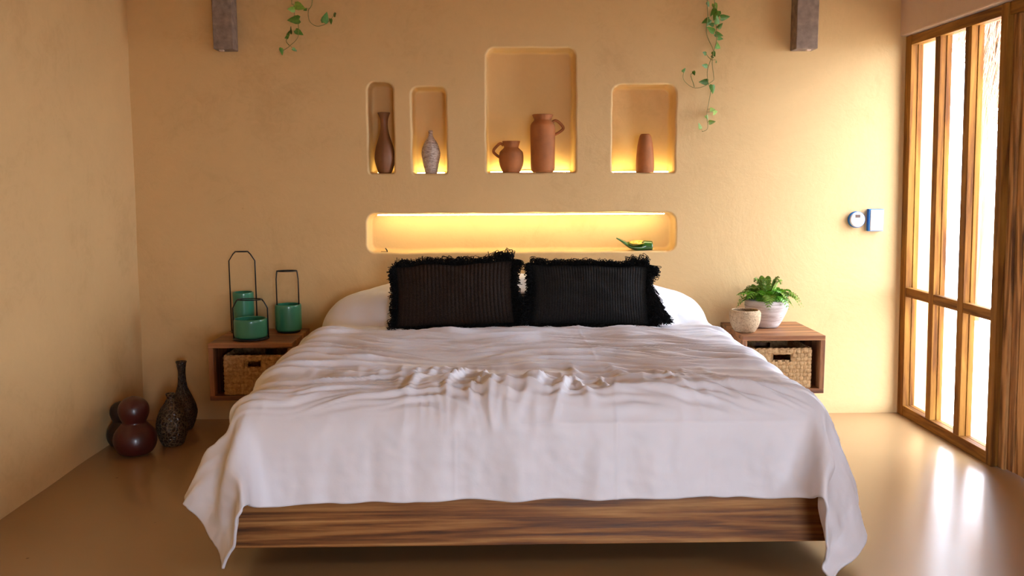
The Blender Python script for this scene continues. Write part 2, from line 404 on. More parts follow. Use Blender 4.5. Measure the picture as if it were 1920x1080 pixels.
for a, b in ops:
    bm = bmesh.new(); box(bm, D0+.006, .038, b-.002, a+.002, .708, .762, bev=.003); box(bm, .0383, D1-.012, b-.002, a+.002, .712, .758, bev=.003); obj('transom_rail', bm, M['framewood_y'], win)
    for z0, z1 in ((.05, .71), (.76, 2.145)):
        obj('pane', bx(.0355, .041, b-.008, a+.008, z0-.01, z1+.01), M['glass'], win)
door = thing('door_1', 'brown plank door beside the window', None, (2.41, 0, 0), (0, -LEAN, 0), kind='structure')
obj('door_post', bx(.030, .13, -1.085, -1.035, 0, 2.19, bev=.003), M['doorwood'], door)
y = -1.087; ws = [.058, .072, .064, .075, .066, .07, .078, .06, .07, .075, .068, .07, .074, .065, .07]
for i, w in enumerate(ws):
    obj('plank', bx(.045+.004*(i % 2), .10, y-w+.0022, y, .004, 2.15, bev=.004), M['doorwood'], door); y -= w
obj('door_head', bx(.010, .13, -2.16, -1.035, 2.135, 2.194, bev=.003), M['framewood_y'], door)
obj('door_post', bx(.010, .13, y-.06, y, 0, 2.14, bev=.003), M['doorwood'], door)

# rear wall behind the photographer, with a wide garden opening
bm = bmesh.new(); OX0, OX1, OZ = .7, 2.1, 1.8
box(bm, -2.4, OX0, YB-.15, YB, 0, H); box(bm, OX1, 2.6, YB-.15, YB, 0, H); box(bm, OX0, OX1, YB-.15, YB, OZ, H)
struct('wall_front', bm, M['wall'])

# ------------------------------------------------------------------ outside
struct('ground', bx(-30, 30, -34, 30, -.35, -.205), M['sand'])
struct('terrace', bx(2.60, 5.2, -4.0, 3.6, -.204, -.03, bev=.01), M['sand'])
th = thing('palm_thatch_canopy', 'dry palm thatch canopy hanging outside the window', 'thatch')
bm = bmesh.new()
rs = random.Random(5)
for i in range(4200):
    x = 4.55+rs.random()*.6; yy = 2.3+rs.random()*1.42; z = 2.84+rs.random()*.3
    L = .18+(3.78-yy)*rs.uniform(.35, 1.15); sl = rs.uniform(-.25, .40); w = .0028+rs.random()*.0045
    p = [Vector((x, yy, z)), Vector((x-.04, yy+sl*.45*L, z-L*.5)), Vector((x-.06+rs.uniform(-.05, .05), yy+sl*L*.8, z-L))]
    tube(bm, p, [w, w*.9, w*.3], 3, cap=False)
tag(obj('palm_strands', bm, M['thatch'], th), kind='stuff')
bm = bmesh.new(); box(bm, 4.5, 5.6, 2.2, 5.2, 2.9, 3.08); obj('eave_board', bm, M['thatch'], th)
bm = bmesh.new(); tube(bm, [(5.3, 4.6, -.21), (5.3, 4.6, 3.0)], .09, 12); obj('post', bm, M['doorwood'], th)

# ------------------------------------------------------------------ bed
BX, BY = .131, -2.145
bed = thing('platform_bed', 'wide floating walnut platform bed with a thick striped-grain front board', 'bed', (BX, 0, 0))
obj('front_board', bx(-1.0775, 1.0775, BY, BY+.04, .100, .298, bev=.003), M['bedwood'], bed)
for s in (-1, 1):
    a, b = sorted((s*1.0775, s*1.0375)); obj('side_board', bx(a, b, BY+.042, -.03, .100, .296, bev=.003), M['bedwood'], bed)
obj('slat_deck', bx(-1.036, 1.036, BY+.042, -.035, .235, .262), M['bedwood'], bed)
obj('plinth', bx(-.72, .72, -1.62, -.12, 0, .234), M['doorwood'], bed)
bm = bmesh.new(); box(bm, -1.02, 1.02, BY+.06, -.04, .264, .592, bev=.09, seg=5)
tag(obj('mattress', bm, M['cotton'], None, True, loc=(BX, 0, 0)), 'thick white mattress hidden under the white duvet', 'mattress')

# the duvet: cloth draped over bed and pillows, listed as a coarse grid, refined and creased here
CLOTH = [
-1101,1,1,3,3,3,2,2,2,3,5,10,17,24,32,35,35,39,38,36,36,35,35,36,35,35,35,36,35,35,36,35,35,35,36,35,35,36,35,35,35,36,35,35,36,35,35,36,35,35,35,36,35,35,36,35,35,35,36,35,35,36,35,35,35,36,36,38,37,35,35,32,25,16,9,5,2,2,2,3,3,4,2,1,0,1,0,0,
0,0,0,-1,0,0,1,0,0,0,0,-1,-1,2,1,0,1,-2,0,0,0,0,0,0,0,0,0,0,0,0,0,0,0,0,0,0,0,0,0,0,0,0,0,0,0,0,0,0,0,0,0,0,0,0,0,0,0,0,0,0,0,0,0,0,0,0,0,-1,0,1,0,1,0,0,0,-1,1,0,0,0,0,-1,-1,0,1,-1,0,0,
0,0,0,0,0,0,-1,1,0,0,0,-1,-1,-1,3,1,1,-1,-1,0,0,0,0,0,0,0,0,0,0,0,0,0,0,0,0,0,0,0,0,0,0,0,0,0,0,0,0,0,0,0,0,0,0,0,0,0,0,0,0,0,0,0,0,0,0,0,0,0,-1,0,2,1,0,-2,-1,1,-1,1,0,0,0,0,0,0,-1,1,0,0,
0,0,0,0,0,-1,1,0,0,1,0,-2,-4,0,3,3,0,0,0,-1,0,0,0,0,0,0,0,0,0,0,0,0,0,0,0,0,0,0,0,0,0,0,0,0,0,0,0,0,0,0,0,0,0,0,0,0,0,0,0,0,0,0,0,0,0,0,0,-1,0,1,2,3,-2,-3,-1,0,1,0,0,0,0,-1,1,0,0,-1,0,0,
0,0,0,0,-1,1,0,0,1,0,-1,-1,-3,-2,3,3,1,0,-1,0,0,0,0,0,0,0,0,0,0,0,0,0,0,0,0,0,0,0,0,0,0,0,0,0,0,0,0,0,0,0,0,0,0,0,0,0,0,0,0,0,0,0,0,0,0,0,-1,1,0,0,2,4,-2,-3,-2,0,1,0,0,0,0,0,0,-1,1,0,0,-1,
0,0,0,0,0,0,0,0,0,-1,1,-1,-1,-1,2,2,-1,0,0,0,0,0,0,0,0,0,0,0,0,0,0,0,0,0,0,0,0,0,0,0,0,0,0,0,0,0,0,0,0,0,0,0,0,0,0,0,0,0,0,0,0,0,0,0,0,0,0,-1,0,0,2,2,0,-2,-1,0,0,0,0,0,0,0,0,0,-1,0,0,1,
1,-1,0,0,0,0,0,-1,0,1,0,1,0,0,0,-1,0,0,0,0,0,0,0,0,0,0,0,0,0,0,0,0,0,0,0,0,0,0,0,0,0,0,0,0,0,0,0,0,0,0,0,0,0,0,0,0,0,0,0,0,0,0,0,0,0,0,0,0,0,0,0,0,-1,1,0,0,0,0,0,0,0,0,0,0,0,0,0,0,
0,0,0,0,0,0,0,0,0,0,1,1,2,-1,-2,-1,0,0,0,0,0,0,0,0,0,0,0,0,0,0,0,0,0,0,0,0,0,0,0,0,0,0,0,0,0,0,0,0,0,0,0,0,0,0,0,0,0,0,0,0,0,0,0,0,0,0,0,0,0,0,-1,-2,0,1,2,0,0,0,0,0,0,0,0,0,0,0,0,0,
0,0,0,0,0,0,0,0,0,0,0,2,3,1,-4,-2,-1,0,1,0,0,0,0,0,0,0,0,0,0,0,0,0,0,0,0,0,0,0,0,0,0,0,0,0,0,0,0,0,0,0,0,0,0,0,0,0,0,0,0,0,0,0,0,0,0,0,1,0,0,0,-4,-4,2,3,2,1,0,-1,1,-1,0,0,0,0,0,0,0,0,
0,0,0,-1,1,0,0,1,-1,0,0,2,3,1,-3,-3,0,0,-1,1,0,0,0,0,0,0,0,0,0,0,0,0,0,0,0,0,0,0,0,0,0,0,0,0,0,0,0,0,0,0,0,0,0,0,0,0,0,0,0,0,0,0,0,0,0,0,0,1,0,-1,-2,-4,1,3,2,0,0,1,-1,1,-1,0,0,0,0,0,0,0,
0,0,0,0,0,0,0,0,0,-1,1,1,2,1,-3,-1,-1,0,1,0,0,0,0,0,0,0,0,0,0,0,0,0,0,0,0,0,0,0,0,0,0,0,0,0,0,0,0,0,0,0,0,0,0,0,0,0,0,0,0,0,0,0,0,0,0,0,0,0,0,-1,-1,-1,0,2,1,0,0,0,1,-1,1,0,-1,0,0,0,0,0,
-1,1,0,0,0,0,0,-1,1,0,-1,1,0,2,0,-1,0,0,-1,0,0,0,0,0,0,0,0,0,0,0,0,0,0,0,0,0,0,0,0,0,0,0,0,0,0,0,0,0,0,0,0,0,0,0,0,0,0,0,0,0,0,0,0,0,0,0,0,-1,0,0,0,-1,2,0,0,0,0,0,0,0,0,0,0,0,0,0,0,0,
0,0,-1,1,0,0,0,0,-1,0,1,-1,1,1,0,0,0,0,0,-1,0,0,0,0,0,0,0,0,0,0,0,0,0,0,0,0,0,0,0,0,0,0,0,0,0,0,0,0,0,0,0,0,0,0,0,0,0,0,0,0,0,0,0,0,0,0,-1,0,0,0,-1,1,1,1,0,0,-1,-1,0,1,0,0,0,0,0,0,0,0,
0,0,0,0,0,0,0,0,0,0,-1,0,1,1,0,0,0,0,-1,0,0,0,0,0,0,0,0,0,0,0,0,0,0,0,0,0,0,0,0,0,0,0,0,0,0,0,0,0,0,0,0,0,0,0,0,0,0,0,0,0,0,0,0,0,0,0,0,-1,0,0,0,1,0,1,0,0,-1,0,0,0,0,0,0,1,0,-1,0,0,
0,0,0,0,0,0,-1,0,0,-1,1,1,1,-1,1,0,0,-1,0,0,0,0,0,0,0,0,0,0,0,0,0,0,0,0,0,0,0,0,0,0,0,0,0,0,0,0,0,0,0,0,0,0,0,0,0,0,0,0,0,0,0,0,0,0,0,0,0,0,-1,0,1,-1,1,1,0,0,0,-1,-1,0,1,0,0,0,0,1,-1,0,
0,0,0,0,0,-1,1,-1,-1,1,0,0,1,1,-1,0,0,0,0,0,0,0,0,0,0,0,0,0,0,0,0,0,0,0,0,0,0,0,0,0,0,0,0,0,0,0,0,0,0,0,0,0,0,0,0,0,0,0,0,0,0,0,0,0,0,0,0,0,0,0,0,0,0,1,0,0,0,1,-1,-1,-1,1,0,0,0,0,0,0,
0,0,0,0,-1,1,-1,0,0,0,0,1,0,0,0,0,0,0,0,0,0,0,0,0,0,0,0,0,0,0,0,0,0,0,0,0,0,0,0,0,0,0,0,0,0,0,0,0,0,0,0,0,0,0,0,0,0,0,0,0,0,0,0,0,0,0,0,0,0,0,0,-1,1,0,1,1,0,-1,0,0,0,-1,0,0,0,0,1,-1,
0,0,0,0,0,-1,-1,0,1,0,1,1,-1,0,0,0,0,0,0,0,0,0,0,0,0,0,0,0,0,0,0,0,0,0,0,0,0,0,0,0,0,0,0,0,0,0,0,0,0,0,0,0,0,0,0,0,0,0,0,0,0,0,0,0,0,0,0,0,0,0,-1,1,-1,1,1,0,1,0,-1,0,-1,0,0,0,0,0,0,0,
0,0,0,0,-1,0,0,0,0,1,0,0,1,-1,0,0,0,0,0,0,0,0,0,0,0,0,0,0,0,0,0,0,0,0,0,0,0,0,0,0,0,0,0,0,0,0,0,0,0,0,0,0,0,0,0,0,0,0,0,0,0,0,0,0,0,0,0,0,0,0,0,0,0,0,0,1,0,0,1,-1,0,-1,0,0,0,0,0,0,
0,0,0,-1,1,-1,0,0,0,0,1,0,0,0,0,0,0,0,0,0,0,0,0,0,0,0,0,0,0,0,0,0,0,0,0,0,0,0,0,0,0,0,0,0,0,0,0,0,0,0,0,0,0,0,0,0,0,0,0,0,0,0,0,0,0,0,0,0,0,0,0,0,0,0,0,0,1,1,-1,0,-1,0,0,0,0,0,0,0,
0,0,0,0,0,0,0,0,0,0,0,0,0,1,-1,0,0,0,0,0,0,0,0,0,0,0,0,0,0,0,0,0,0,0,0,0,0,0,0,0,0,0,0,0,0,0,0,0,0,0,0,0,0,0,0,0,0,0,0,0,0,0,0,0,0,0,0,0,0,0,0,0,0,-1,1,1,0,-1,1,0,0,0,-1,0,0,0,0,0,
0,0,0,0,0,0,0,0,0,0,0,0,0,0,0,0,0,0,0,0,0,0,0,0,0,0,0,0,0,0,0,0,0,0,0,0,0,0,0,0,0,0,0,0,0,0,0,0,0,0,0,0,0,0,0,0,0,0,0,0,0,0,0,0,0,0,0,0,0,0,0,0,0,0,0,-1,1,0,0,0,0,0,0,0,0,0,0,1,
0,0,0,0,0,0,0,0,0,1,-1,1,0,-1,0,0,0,0,0,0,0,0,0,0,0,0,0,0,0,0,0,0,0,0,0,0,0,0,0,0,0,0,0,0,0,0,0,0,0,0,0,0,0,0,0,0,0,0,0,0,0,0,0,0,0,0,0,0,0,0,0,0,-1,1,0,0,-1,1,0,0,0,0,0,0,0,0,0,0,
0,0,0,0,0,0,0,1,0,-1,1,-1,0,0,0,0,0,0,0,0,0,0,0,0,0,0,0,0,0,0,0,0,0,0,0,0,0,0,0,0,0,0,0,0,0,0,0,0,0,0,0,0,0,0,0,0,0,0,0,0,0,0,0,0,0,0,0,0,0,0,0,0,0,-1,0,0,0,1,0,0,0,0,0,0,0,0,0,0,
0,0,0,0,0,0,1,0,0,0,-1,0,0,0,0,0,0,0,0,0,0,0,0,0,0,0,0,0,0,0,0,0,0,0,0,0,0,0,0,0,0,0,0,0,0,0,0,0,0,0,0,0,0,0,0,0,0,0,0,0,0,0,0,0,0,0,0,0,0,0,1,-1,0,0,-1,0,0,0,0,0,1,0,0,0,0,0,0,0,
0,0,0,0,0,1,0,-1,1,0,0,-1,0,0,0,0,0,0,0,0,0,0,0,0,0,0,0,0,0,0,0,0,0,0,0,0,0,0,0,0,0,0,0,0,0,0,0,0,0,0,0,0,0,0,0,0,0,0,0,0,0,0,0,0,0,0,0,0,0,0,0,0,0,0,0,-1,0,0,0,1,-1,1,0,0,0,0,0,0,
0,0,0,0,0,0,0,1,-1,0,0,0,0,0,0,0,0,0,0,0,0,0,0,0,0,0,0,0,0,0,0,0,0,0,0,0,0,0,0,0,0,0,0,0,0,0,0,0,0,0,0,0,0,0,0,0,0,0,0,0,0,0,0,0,0,0,0,0,0,0,0,0,0,0,-1,1,-1,0,1,-1,1,0,0,0,0,0,0,0,
0,0,0,1,-1,0,0,1,0,0,-1,0,0,0,0,0,0,0,0,0,0,0,0,0,0,0,0,0,0,0,0,0,0,0,0,0,0,0,0,0,0,0,0,0,0,0,0,0,0,0,0,0,0,0,0,0,0,0,0,0,0,0,0,0,0,0,0,0,0,0,0,0,0,0,0,-1,1,-1,0,1,0,-1,1,0,0,0,0,0,
0,0,0,0,0,1,0,-1,0,0,0,0,-1,0,1,0,0,0,0,0,0,0,0,0,0,0,0,0,0,0,0,0,0,0,0,0,0,0,0,0,0,0,0,0,0,0,0,0,0,0,0,0,0,0,0,0,0,0,0,0,0,0,0,0,0,0,0,0,0,1,-1,0,0,0,0,0,-1,1,0,0,0,0,0,-1,1,0,0,-1,
0,0,0,0,0,0,0,0,0,0,0,0,0,0,0,0,0,0,0,0,0,0,0,0,0,0,0,0,0,0,0,0,0,0,0,0,0,0,0,0,0,0,0,0,0,0,0,0,0,0,0,0,0,0,0,0,0,0,0,0,0,0,0,0,0,0,0,0,0,0,0,0,0,0,0,0,0,-1,0,1,0,0,0,0,0,0,0,0,
0,0,0,0,0,0,0,0,0,0,0,0,0,0,0,0,0,0,0,0,0,0,0,0,0,0,0,0,0,0,0,0,0,0,0,0,0,0,0,0,0,0,0,0,0,0,0,0,0,0,0,0,0,0,0,0,0,0,0,0,0,0,0,0,0,0,0,0,0,0,0,0,0,0,0,-1,1,0,0,-1,1,0,0,0,-1,1,0,0,
0,0,0,0,0,0,0,0,1,-1,0,0,0,0,0,-1,1,0,0,0,0,0,0,0,0,0,0,0,0,0,0,0,0,0,0,0,0,0,0,0,0,0,0,0,0,0,0,0,0,0,0,0,0,0,0,0,0,0,0,0,0,0,0,0,0,0,0,0,0,0,0,0,0,0,0,0,0,0,0,0,0,0,0,0,0,-1,0,1,
0,0,0,0,0,0,0,0,0,0,0,0,0,0,0,0,0,0,0,0,0,0,0,0,0,0,0,0,0,0,0,0,0,0,0,0,0,0,0,0,0,0,0,0,0,0,0,0,0,0,0,0,0,0,0,0,0,0,0,0,0,0,0,0,0,0,0,0,0,0,0,0,0,0,0,0,0,0,0,0,0,0,0,0,0,0,0,0,
0,0,0,0,0,0,0,0,0,0,0,0,0,0,0,0,0,0,0,0,0,0,0,0,0,0,0,0,0,0,0,0,0,0,0,0,0,0,0,0,0,0,0,0,0,0,0,0,0,0,0,0,0,0,0,0,0,0,0,0,0,0,0,0,0,0,0,0,0,0,0,0,1,-1,0,0,0,0,0,0,0,0,0,0,0,0,0,0,
0,0,0,0,0,0,0,0,0,0,0,0,0,0,0,0,0,0,0,0,0,0,0,0,0,0,0,0,0,0,0,0,0,0,0,0,0,0,0,0,0,0,0,0,0,0,0,0,0,0,0,0,0,0,0,0,0,0,0,0,0,0,0,0,0,0,0,0,0,0,0,0,0,0,0,0,0,0,0,1,-1,0,0,0,0,0,0,0,
0,0,0,0,0,0,0,0,0,0,0,0,0,0,0,0,0,0,0,0,0,0,0,0,0,0,0,0,0,0,0,0,0,0,0,0,0,0,0,0,0,0,0,0,0,0,0,0,0,0,0,0,0,0,0,0,0,0,0,0,0,0,0,0,0,0,0,0,0,0,0,0,0,0,0,1,-1,0,0,0,0,0,0,0,0,0,0,0,
0,0,0,0,0,0,0,0,0,0,0,0,0,0,0,0,0,0,0,0,0,0,0,0,0,0,0,0,0,0,0,0,0,0,0,0,0,0,0,0,0,0,0,0,0,0,0,0,0,0,0,0,0,0,0,0,0,0,0,0,0,0,0,0,0,0,0,0,0,0,0,0,0,0,0,0,0,0,0,0,0,0,0,0,0,0,0,0,
0,0,0,0,0,0,0,0,0,0,0,0,0,0,0,0,0,0,0,0,0,0,0,0,0,0,0,0,0,0,0,0,0,0,0,0,0,0,0,0,0,0,0,0,0,0,0,0,0,0,0,0,0,0,0,0,0,0,0,0,0,0,0,0,0,0,0,0,0,0,0,0,0,0,0,0,0,0,0,0,0,0,0,0,0,0,0,0,
0,0,0,0,0,0,0,0,0,0,0,0,0,0,0,0,0,0,0,0,0,0,0,0,0,0,0,0,0,0,0,0,0,0,0,0,0,0,0,0,0,0,0,0,0,0,0,0,0,0,0,0,0,0,0,0,0,0,0,0,0,0,0,0,0,0,0,0,0,0,0,0,0,0,0,0,0,0,0,0,0,0,0,0,0,0,0,0,
0,0,0,0,0,0,0,0,0,0,0,0,0,0,0,0,0,0,0,0,0,0,0,0,0,0,0,0,0,0,0,0,0,0,0,0,0,0,0,0,0,0,0,0,0,0,0,0,0,0,0,0,0,0,0,0,0,0,0,0,0,0,0,0,0,0,0,0,1,-1,0,0,0,0,0,0,0,0,0,0,0,0,0,0,0,0,0,0,
0,-1,1,0,0,0,0,0,0,0,0,0,0,0,0,0,0,0,0,0,0,0,0,0,0,0,0,0,0,0,0,0,0,0,0,0,0,0,0,0,0,0,0,0,0,0,0,0,0,0,0,0,0,0,0,0,0,0,0,0,0,0,0,0,0,0,0,0,0,0,0,0,0,0,0,0,0,0,0,0,0,0,0,0,0,0,0,0,
-1,1,0,0,0,0,0,0,0,0,0,0,0,0,0,0,0,0,0,0,0,0,0,0,0,0,0,0,0,0,0,0,0,0,0,0,0,0,0,0,0,0,0,0,0,0,0,0,0,0,0,0,0,0,0,0,0,0,0,0,0,0,0,0,0,0,0,0,0,0,0,0,0,0,0,0,0,0,0,-1,1,0,0,0,0,0,0,0,
0,0,0,0,0,0,0,0,0,0,0,0,0,0,0,0,0,0,0,0,0,0,0,0,0,0,0,0,0,0,0,0,0,0,0,0,0,0,0,0,0,0,0,0,0,0,0,0,0,0,0,0,0,0,0,0,0,0,0,0,0,0,0,0,0,0,0,0,0,0,0,0,0,0,0,0,0,0,0,0,0,0,0,0,0,0,0,0,
0,0,0,0,0,0,0,0,0,0,0,0,0,0,0,0,0,0,0,0,0,0,0,0,0,0,0,0,0,0,0,0,0,0,0,0,0,0,0,0,0,0,0,0,0,0,0,0,0,0,0,0,0,0,0,0,0,0,0,0,0,0,0,0,0,0,0,0,0,0,0,0,0,0,0,0,0,0,0,0,0,0,0,0,0,0,0,0,
-1,1,0,-1,1,0,0,0,0,0,0,0,0,0,0,0,0,0,0,0,0,0,0,0,0,0,0,0,0,0,0,0,0,0,0,0,0,0,0,0,0,0,0,0,0,0,0,0,0,0,0,0,0,0,0,0,0,0,0,0,0,0,0,0,0,0,0,0,0,0,0,0,0,0,0,0,0,0,0,0,0,0,0,0,0,0,0,0,
-1,0,1,0,0,0,0,0,0,0,0,0,0,0,0,0,0,0,0,0,0,0,0,0,0,0,0,0,0,0,0,0,0,0,0,0,0,0,0,0,0,0,0,0,0,0,0,0,0,0,0,0,0,0,0,0,0,0,0,0,0,0,0,0,0,0,0,0,0,0,0,1,-1,0,0,0,0,0,0,0,0,0,0,0,0,0,0,1,
-1,1,0,0,1,-1,0,0,-1,1,0,0,0,0,0,0,0,0,0,0,0,0,0,0,0,0,0,0,0,0,0,0,0,0,0,0,0,0,0,0,0,0,0,0,0,0,0,0,0,0,0,0,0,0,0,0,0,0,0,0,0,0,0,0,0,0,0,0,0,0,0,0,0,0,0,0,0,0,0,1,-1,0,0,0,0,0,0,0,
-1,0,0,2,-1,0,0,0,1,-1,0,0,0,0,0,0,0,0,0,0,0,0,0,0,0,0,0,0,0,0,0,0,0,0,0,0,0,0,0,0,0,0,0,0,0,0,0,0,0,0,0,0,0,0,0,0,0,0,0,0,0,0,0,0,0,0,0,0,0,0,0,0,0,0,0,0,0,0,1,-1,0,0,0,0,0,0,0,0,
-3,1,2,0,0,1,0,0,-1,0,0,0,0,0,0,0,0,0,0,0,0,0,0,0,0,0,0,0,0,0,0,0,0,0,0,0,0,0,0,0,0,0,0,0,0,0,0,0,0,0,0,0,0,0,0,0,0,0,0,0,0,0,0,0,0,0,0,0,0,0,0,0,0,0,0,0,0,1,-1,0,0,0,0,0,0,0,1,0,
-5,2,1,1,2,0,1,-1,0,-1,0,0,0,0,0,0,0,0,0,0,0,0,0,0,0,0,0,0,0,0,0,0,0,0,0,0,0,0,0,0,0,0,0,0,0,0,0,0,0,0,0,0,0,0,0,0,0,0,0,0,0,0,0,0,0,0,0,0,0,0,0,0,0,0,1,-1,0,-1,1,0,0,0,0,0,0,1,0,0,
-9,2,3,2,2,1,0,1,-1,0,-1,0,0,0,0,0,0,0,0,0,0,0,0,0,0,0,0,0,0,0,0,0,0,0,0,0,0,0,0,0,0,0,0,0,0,0,0,0,0,0,0,0,0,0,0,0,0,0,0,0,0,0,0,0,0,0,0,0,0,0,0,0,0,0,0,0,0,0,-1,0,0,1,0,0,1,0,1,1,
-15,3,2,3,2,3,2,1,0,0,-1,0,0,0,0,0,0,0,0,0,0,0,0,0,0,0,0,0,0,0,0,0,0,0,0,0,0,0,0,0,0,0,0,0,0,0,0,0,0,0,0,0,0,0,0,0,0,0,0,0,0,0,0,0,0,0,0,0,0,0,0,0,0,0,-1,0,-1,0,0,0,2,0,0,1,1,2,1,2,
-21,2,2,3,3,3,3,2,3,0,1,-1,0,0,0,0,-1,1,0,0,0,0,0,0,0,0,0,0,0,0,0,0,0,0,0,0,0,0,0,0,0,0,0,0,0,0,0,0,0,0,0,0,0,0,0,0,0,0,0,0,0,0,0,0,0,0,0,0,0,0,1,-1,0,0,0,-1,-1,0,0,2,0,1,2,2,1,2,2,2,
-26,1,2,1,2,3,3,5,4,3,1,0,0,0,0,1,0,0,0,0,0,0,0,0,0,0,0,0,0,0,0,0,0,0,0,0,0,0,0,0,0,0,0,0,0,0,0,0,0,0,0,0,0,0,0,0,0,0,0,0,0,0,0,0,1,-1,0,1,-1,1,-1,1,0,0,-1,0,1,0,2,0,1,2,2,3,3,2,2,1,
-28,0,0,2,1,1,3,4,4,5,4,2,1,0,0,0,1,-1,1,0,-1,1,0,-1,1,0,0,0,0,0,0,0,0,0,0,0,0,0,0,0,0,0,0,0,0,0,0,0,0,0,0,0,0,0,0,0,0,0,0,0,0,0,0,0,0,0,1,-1,1,-1,1,0,0,1,1,1,3,3,2,2,1,2,2,1,2,1,1,1,
-27,1,1,0,1,2,1,1,3,5,5,4,2,0,1,-1,0,1,-1,1,0,0,0,0,0,0,0,0,0,0,0,0,0,0,0,0,0,0,0,0,1,-1,0,0,0,0,0,0,0,0,0,0,0,0,0,0,0,0,0,0,0,0,0,0,0,0,0,0,0,1,0,-1,1,1,3,6,4,3,2,2,2,1,1,1,1,0,1,0,
-17,1,1,2,1,1,2,2,2,3,2,2,-1,0,-1,1,-1,0,1,-1,0,0,0,0,0,0,0,0,0,0,0,0,0,0,0,0,0,0,0,0,0,0,0,0,0,0,0,0,0,0,0,0,0,0,0,0,0,0,0,0,0,0,0,0,0,0,0,0,0,-1,0,1,-1,-1,4,4,5,4,3,3,2,2,1,2,0,1,0,1,
-1,2,2,1,2,2,1,1,1,0,-1,-3,-2,-2,-1,-1,0,0,-1,0,1,-1,0,1,-1,0,0,0,0,0,0,0,0,1,-1,0,0,0,0,0,0,0,0,0,0,0,0,0,0,0,0,0,0,0,-1,1,0,0,0,0,0,0,0,0,-1,1,-1,0,0,0,-1,-2,-1,-1,-2,1,4,4,5,3,4,2,3,2,2,2,1,2,
16,1,1,2,1,-1,1,0,-1,-3,-3,-4,-4,-2,-2,-1,0,-1,1,0,-1,0,0,0,0,0,1,-1,0,0,0,0,0,0,0,0,0,0,0,0,0,0,0,0,0,0,0,0,0,0,0,0,0,0,0,0,0,0,0,0,0,-1,1,0,0,-1,0,0,0,-1,0,-2,-3,-5,-4,0,0,3,3,3,3,4,3,3,3,3,3,2,
25,0,1,-1,-1,0,-3,-2,-3,-3,-4,-4,-1,0,-2,-1,0,0,-1,0,0,0,1,-1,0,0,0,0,0,0,0,0,0,0,0,0,0,0,0,0,0,0,0,0,0,0,0,-1,1,0,0,0,0,0,0,0,0,0,0,0,0,0,-1,1,0,0,0,0,-1,1,-2,-2,-2,-2,-5,-5,-2,0,0,3,1,2,3,2,3,3,3,2,
26,0,-1,-2,-2,-4,-3,-4,-3,-4,-2,1,3,0,-3,-2,0,0,0,0,0,1,-1,0,0,0,0,0,0,0,0,0,0,0,0,0,0,0,0,0,0,0,0,0,0,0,0,0,0,0,0,0,0,0,0,0,0,0,-1,1,0,0,0,0,0,0,0,0,0,0,-3,-3,1,1,-2,-7,-5,-3,0,-1,1,0,1,1,1,1,2,3,
25,-2,-2,-3,-5,-5,-4,-2,-3,0,0,5,3,-1,-4,-1,-1,0,0,0,0,0,0,0,0,0,0,0,0,1,-1,0,0,0,0,0,0,0,0,0,0,0,0,0,0,0,0,0,0,0,0,0,0,0,0,0,0,0,0,0,0,0,0,0,0,0,0,0,0,-1,-2,-5,0,4,2,-4,-7,-5,-3,-1,-1,-1,0,0,1,1,1,1,
20,-2,-3,-3,-4,-3,-3,-3,0,0,4,3,3,-2,-3,-3,-1,0,0,0,0,0,0,0,0,1,-1,0,0,0,0,0,0,0,0,0,0,0,0,0,0,0,0,0,0,0,0,0,0,0,0,0,0,0,0,0,0,0,0,0,0,0,0,0,0,0,0,0,0,-2,-3,-3,-2,4,4,1,-4,-7,-6,-4,-1,0,-2,1,-1,1,1,2,
17,-3,-3,-3,-1,-2,-2,-1,-2,2,3,5,0,-3,-3,-3,-1,0,0,0,0,0,0,0,0,0,0,0,0,0,0,0,0,0,0,0,0,0,0,0,0,0,0,0,0,0,0,0,0,0,0,0,0,0,0,0,0,0,0,0,0,0,0,0,0,0,0,1,-1,-2,-3,-3,-3,1,6,4,-1,-5,-7,-4,-4,-1,0,-1,0,1,2,4,
12,-2,-2,-1,-2,0,-1,-2,1,2,5,2,-2,-4,-2,-2,-1,-1,0,0,0,0,0,0,0,0,0,0,0,0,0,0,0,0,0,0,0,0,0,0,0,0,0,0,0,0,0,0,0,0,0,0,0,0,0,0,0,0,0,0,0,0,0,0,0,0,0,-1,0,-2,-3,-2,-3,-1,4,7,2,-2,-4,-7,-4,-3,-2,-1,2,1,4,3,
10,-2,-2,-1,0,-1,-1,0,1,3,4,1,-3,-2,-2,-2,-3,0,0,0,0,0,0,0,0,0,0,0,0,0,0,0,0,0,0,0,0,0,0,0,0,0,0,0,0,0,0,0,0,0,0,0,0,0,0,0,0,0,0,0,0,0,0,0,0,0,0,0,-1,-2,-3,-2,-2,-2,2,5,5,1,-3,-4,-4,-5,-2,-1,0,2,2,3,
8,-1,-1,-2,-1,0,0,1,2,4,2,-1,-2,-2,-2,-2,-2,-1,0,0,0,0,0,0,0,0,0,0,0,0,0,0,0,0,0,0,0,0,0,0,0,0,0,0,0,0,0,0,0,0,0,0,0,0,0,0,0,0,0,0,0,0,1,-1,0,0,0,0,-2,-3,-1,-1,-3,-3,1,4,6,3,0,-3,-5,-4,-4,-2,0,2,2,1,
7,-1,-1,-1,0,-1,1,0,4,4,1,-2,-3,-2,0,-3,-2,-1,0,0,0,0,0,0,0,0,0,0,0,0,0,0,0,0,0,0,1,-1,0,0,0,0,0,0,0,0,0,0,0,0,0,0,0,0,0,0,0,0,0,0,0,0,0,0,0,0,0,-1,-2,-1,-3,-1,-2,-2,-2,4,6,4,0,-1,-3,-4,-5,-3,0,2,1,1,
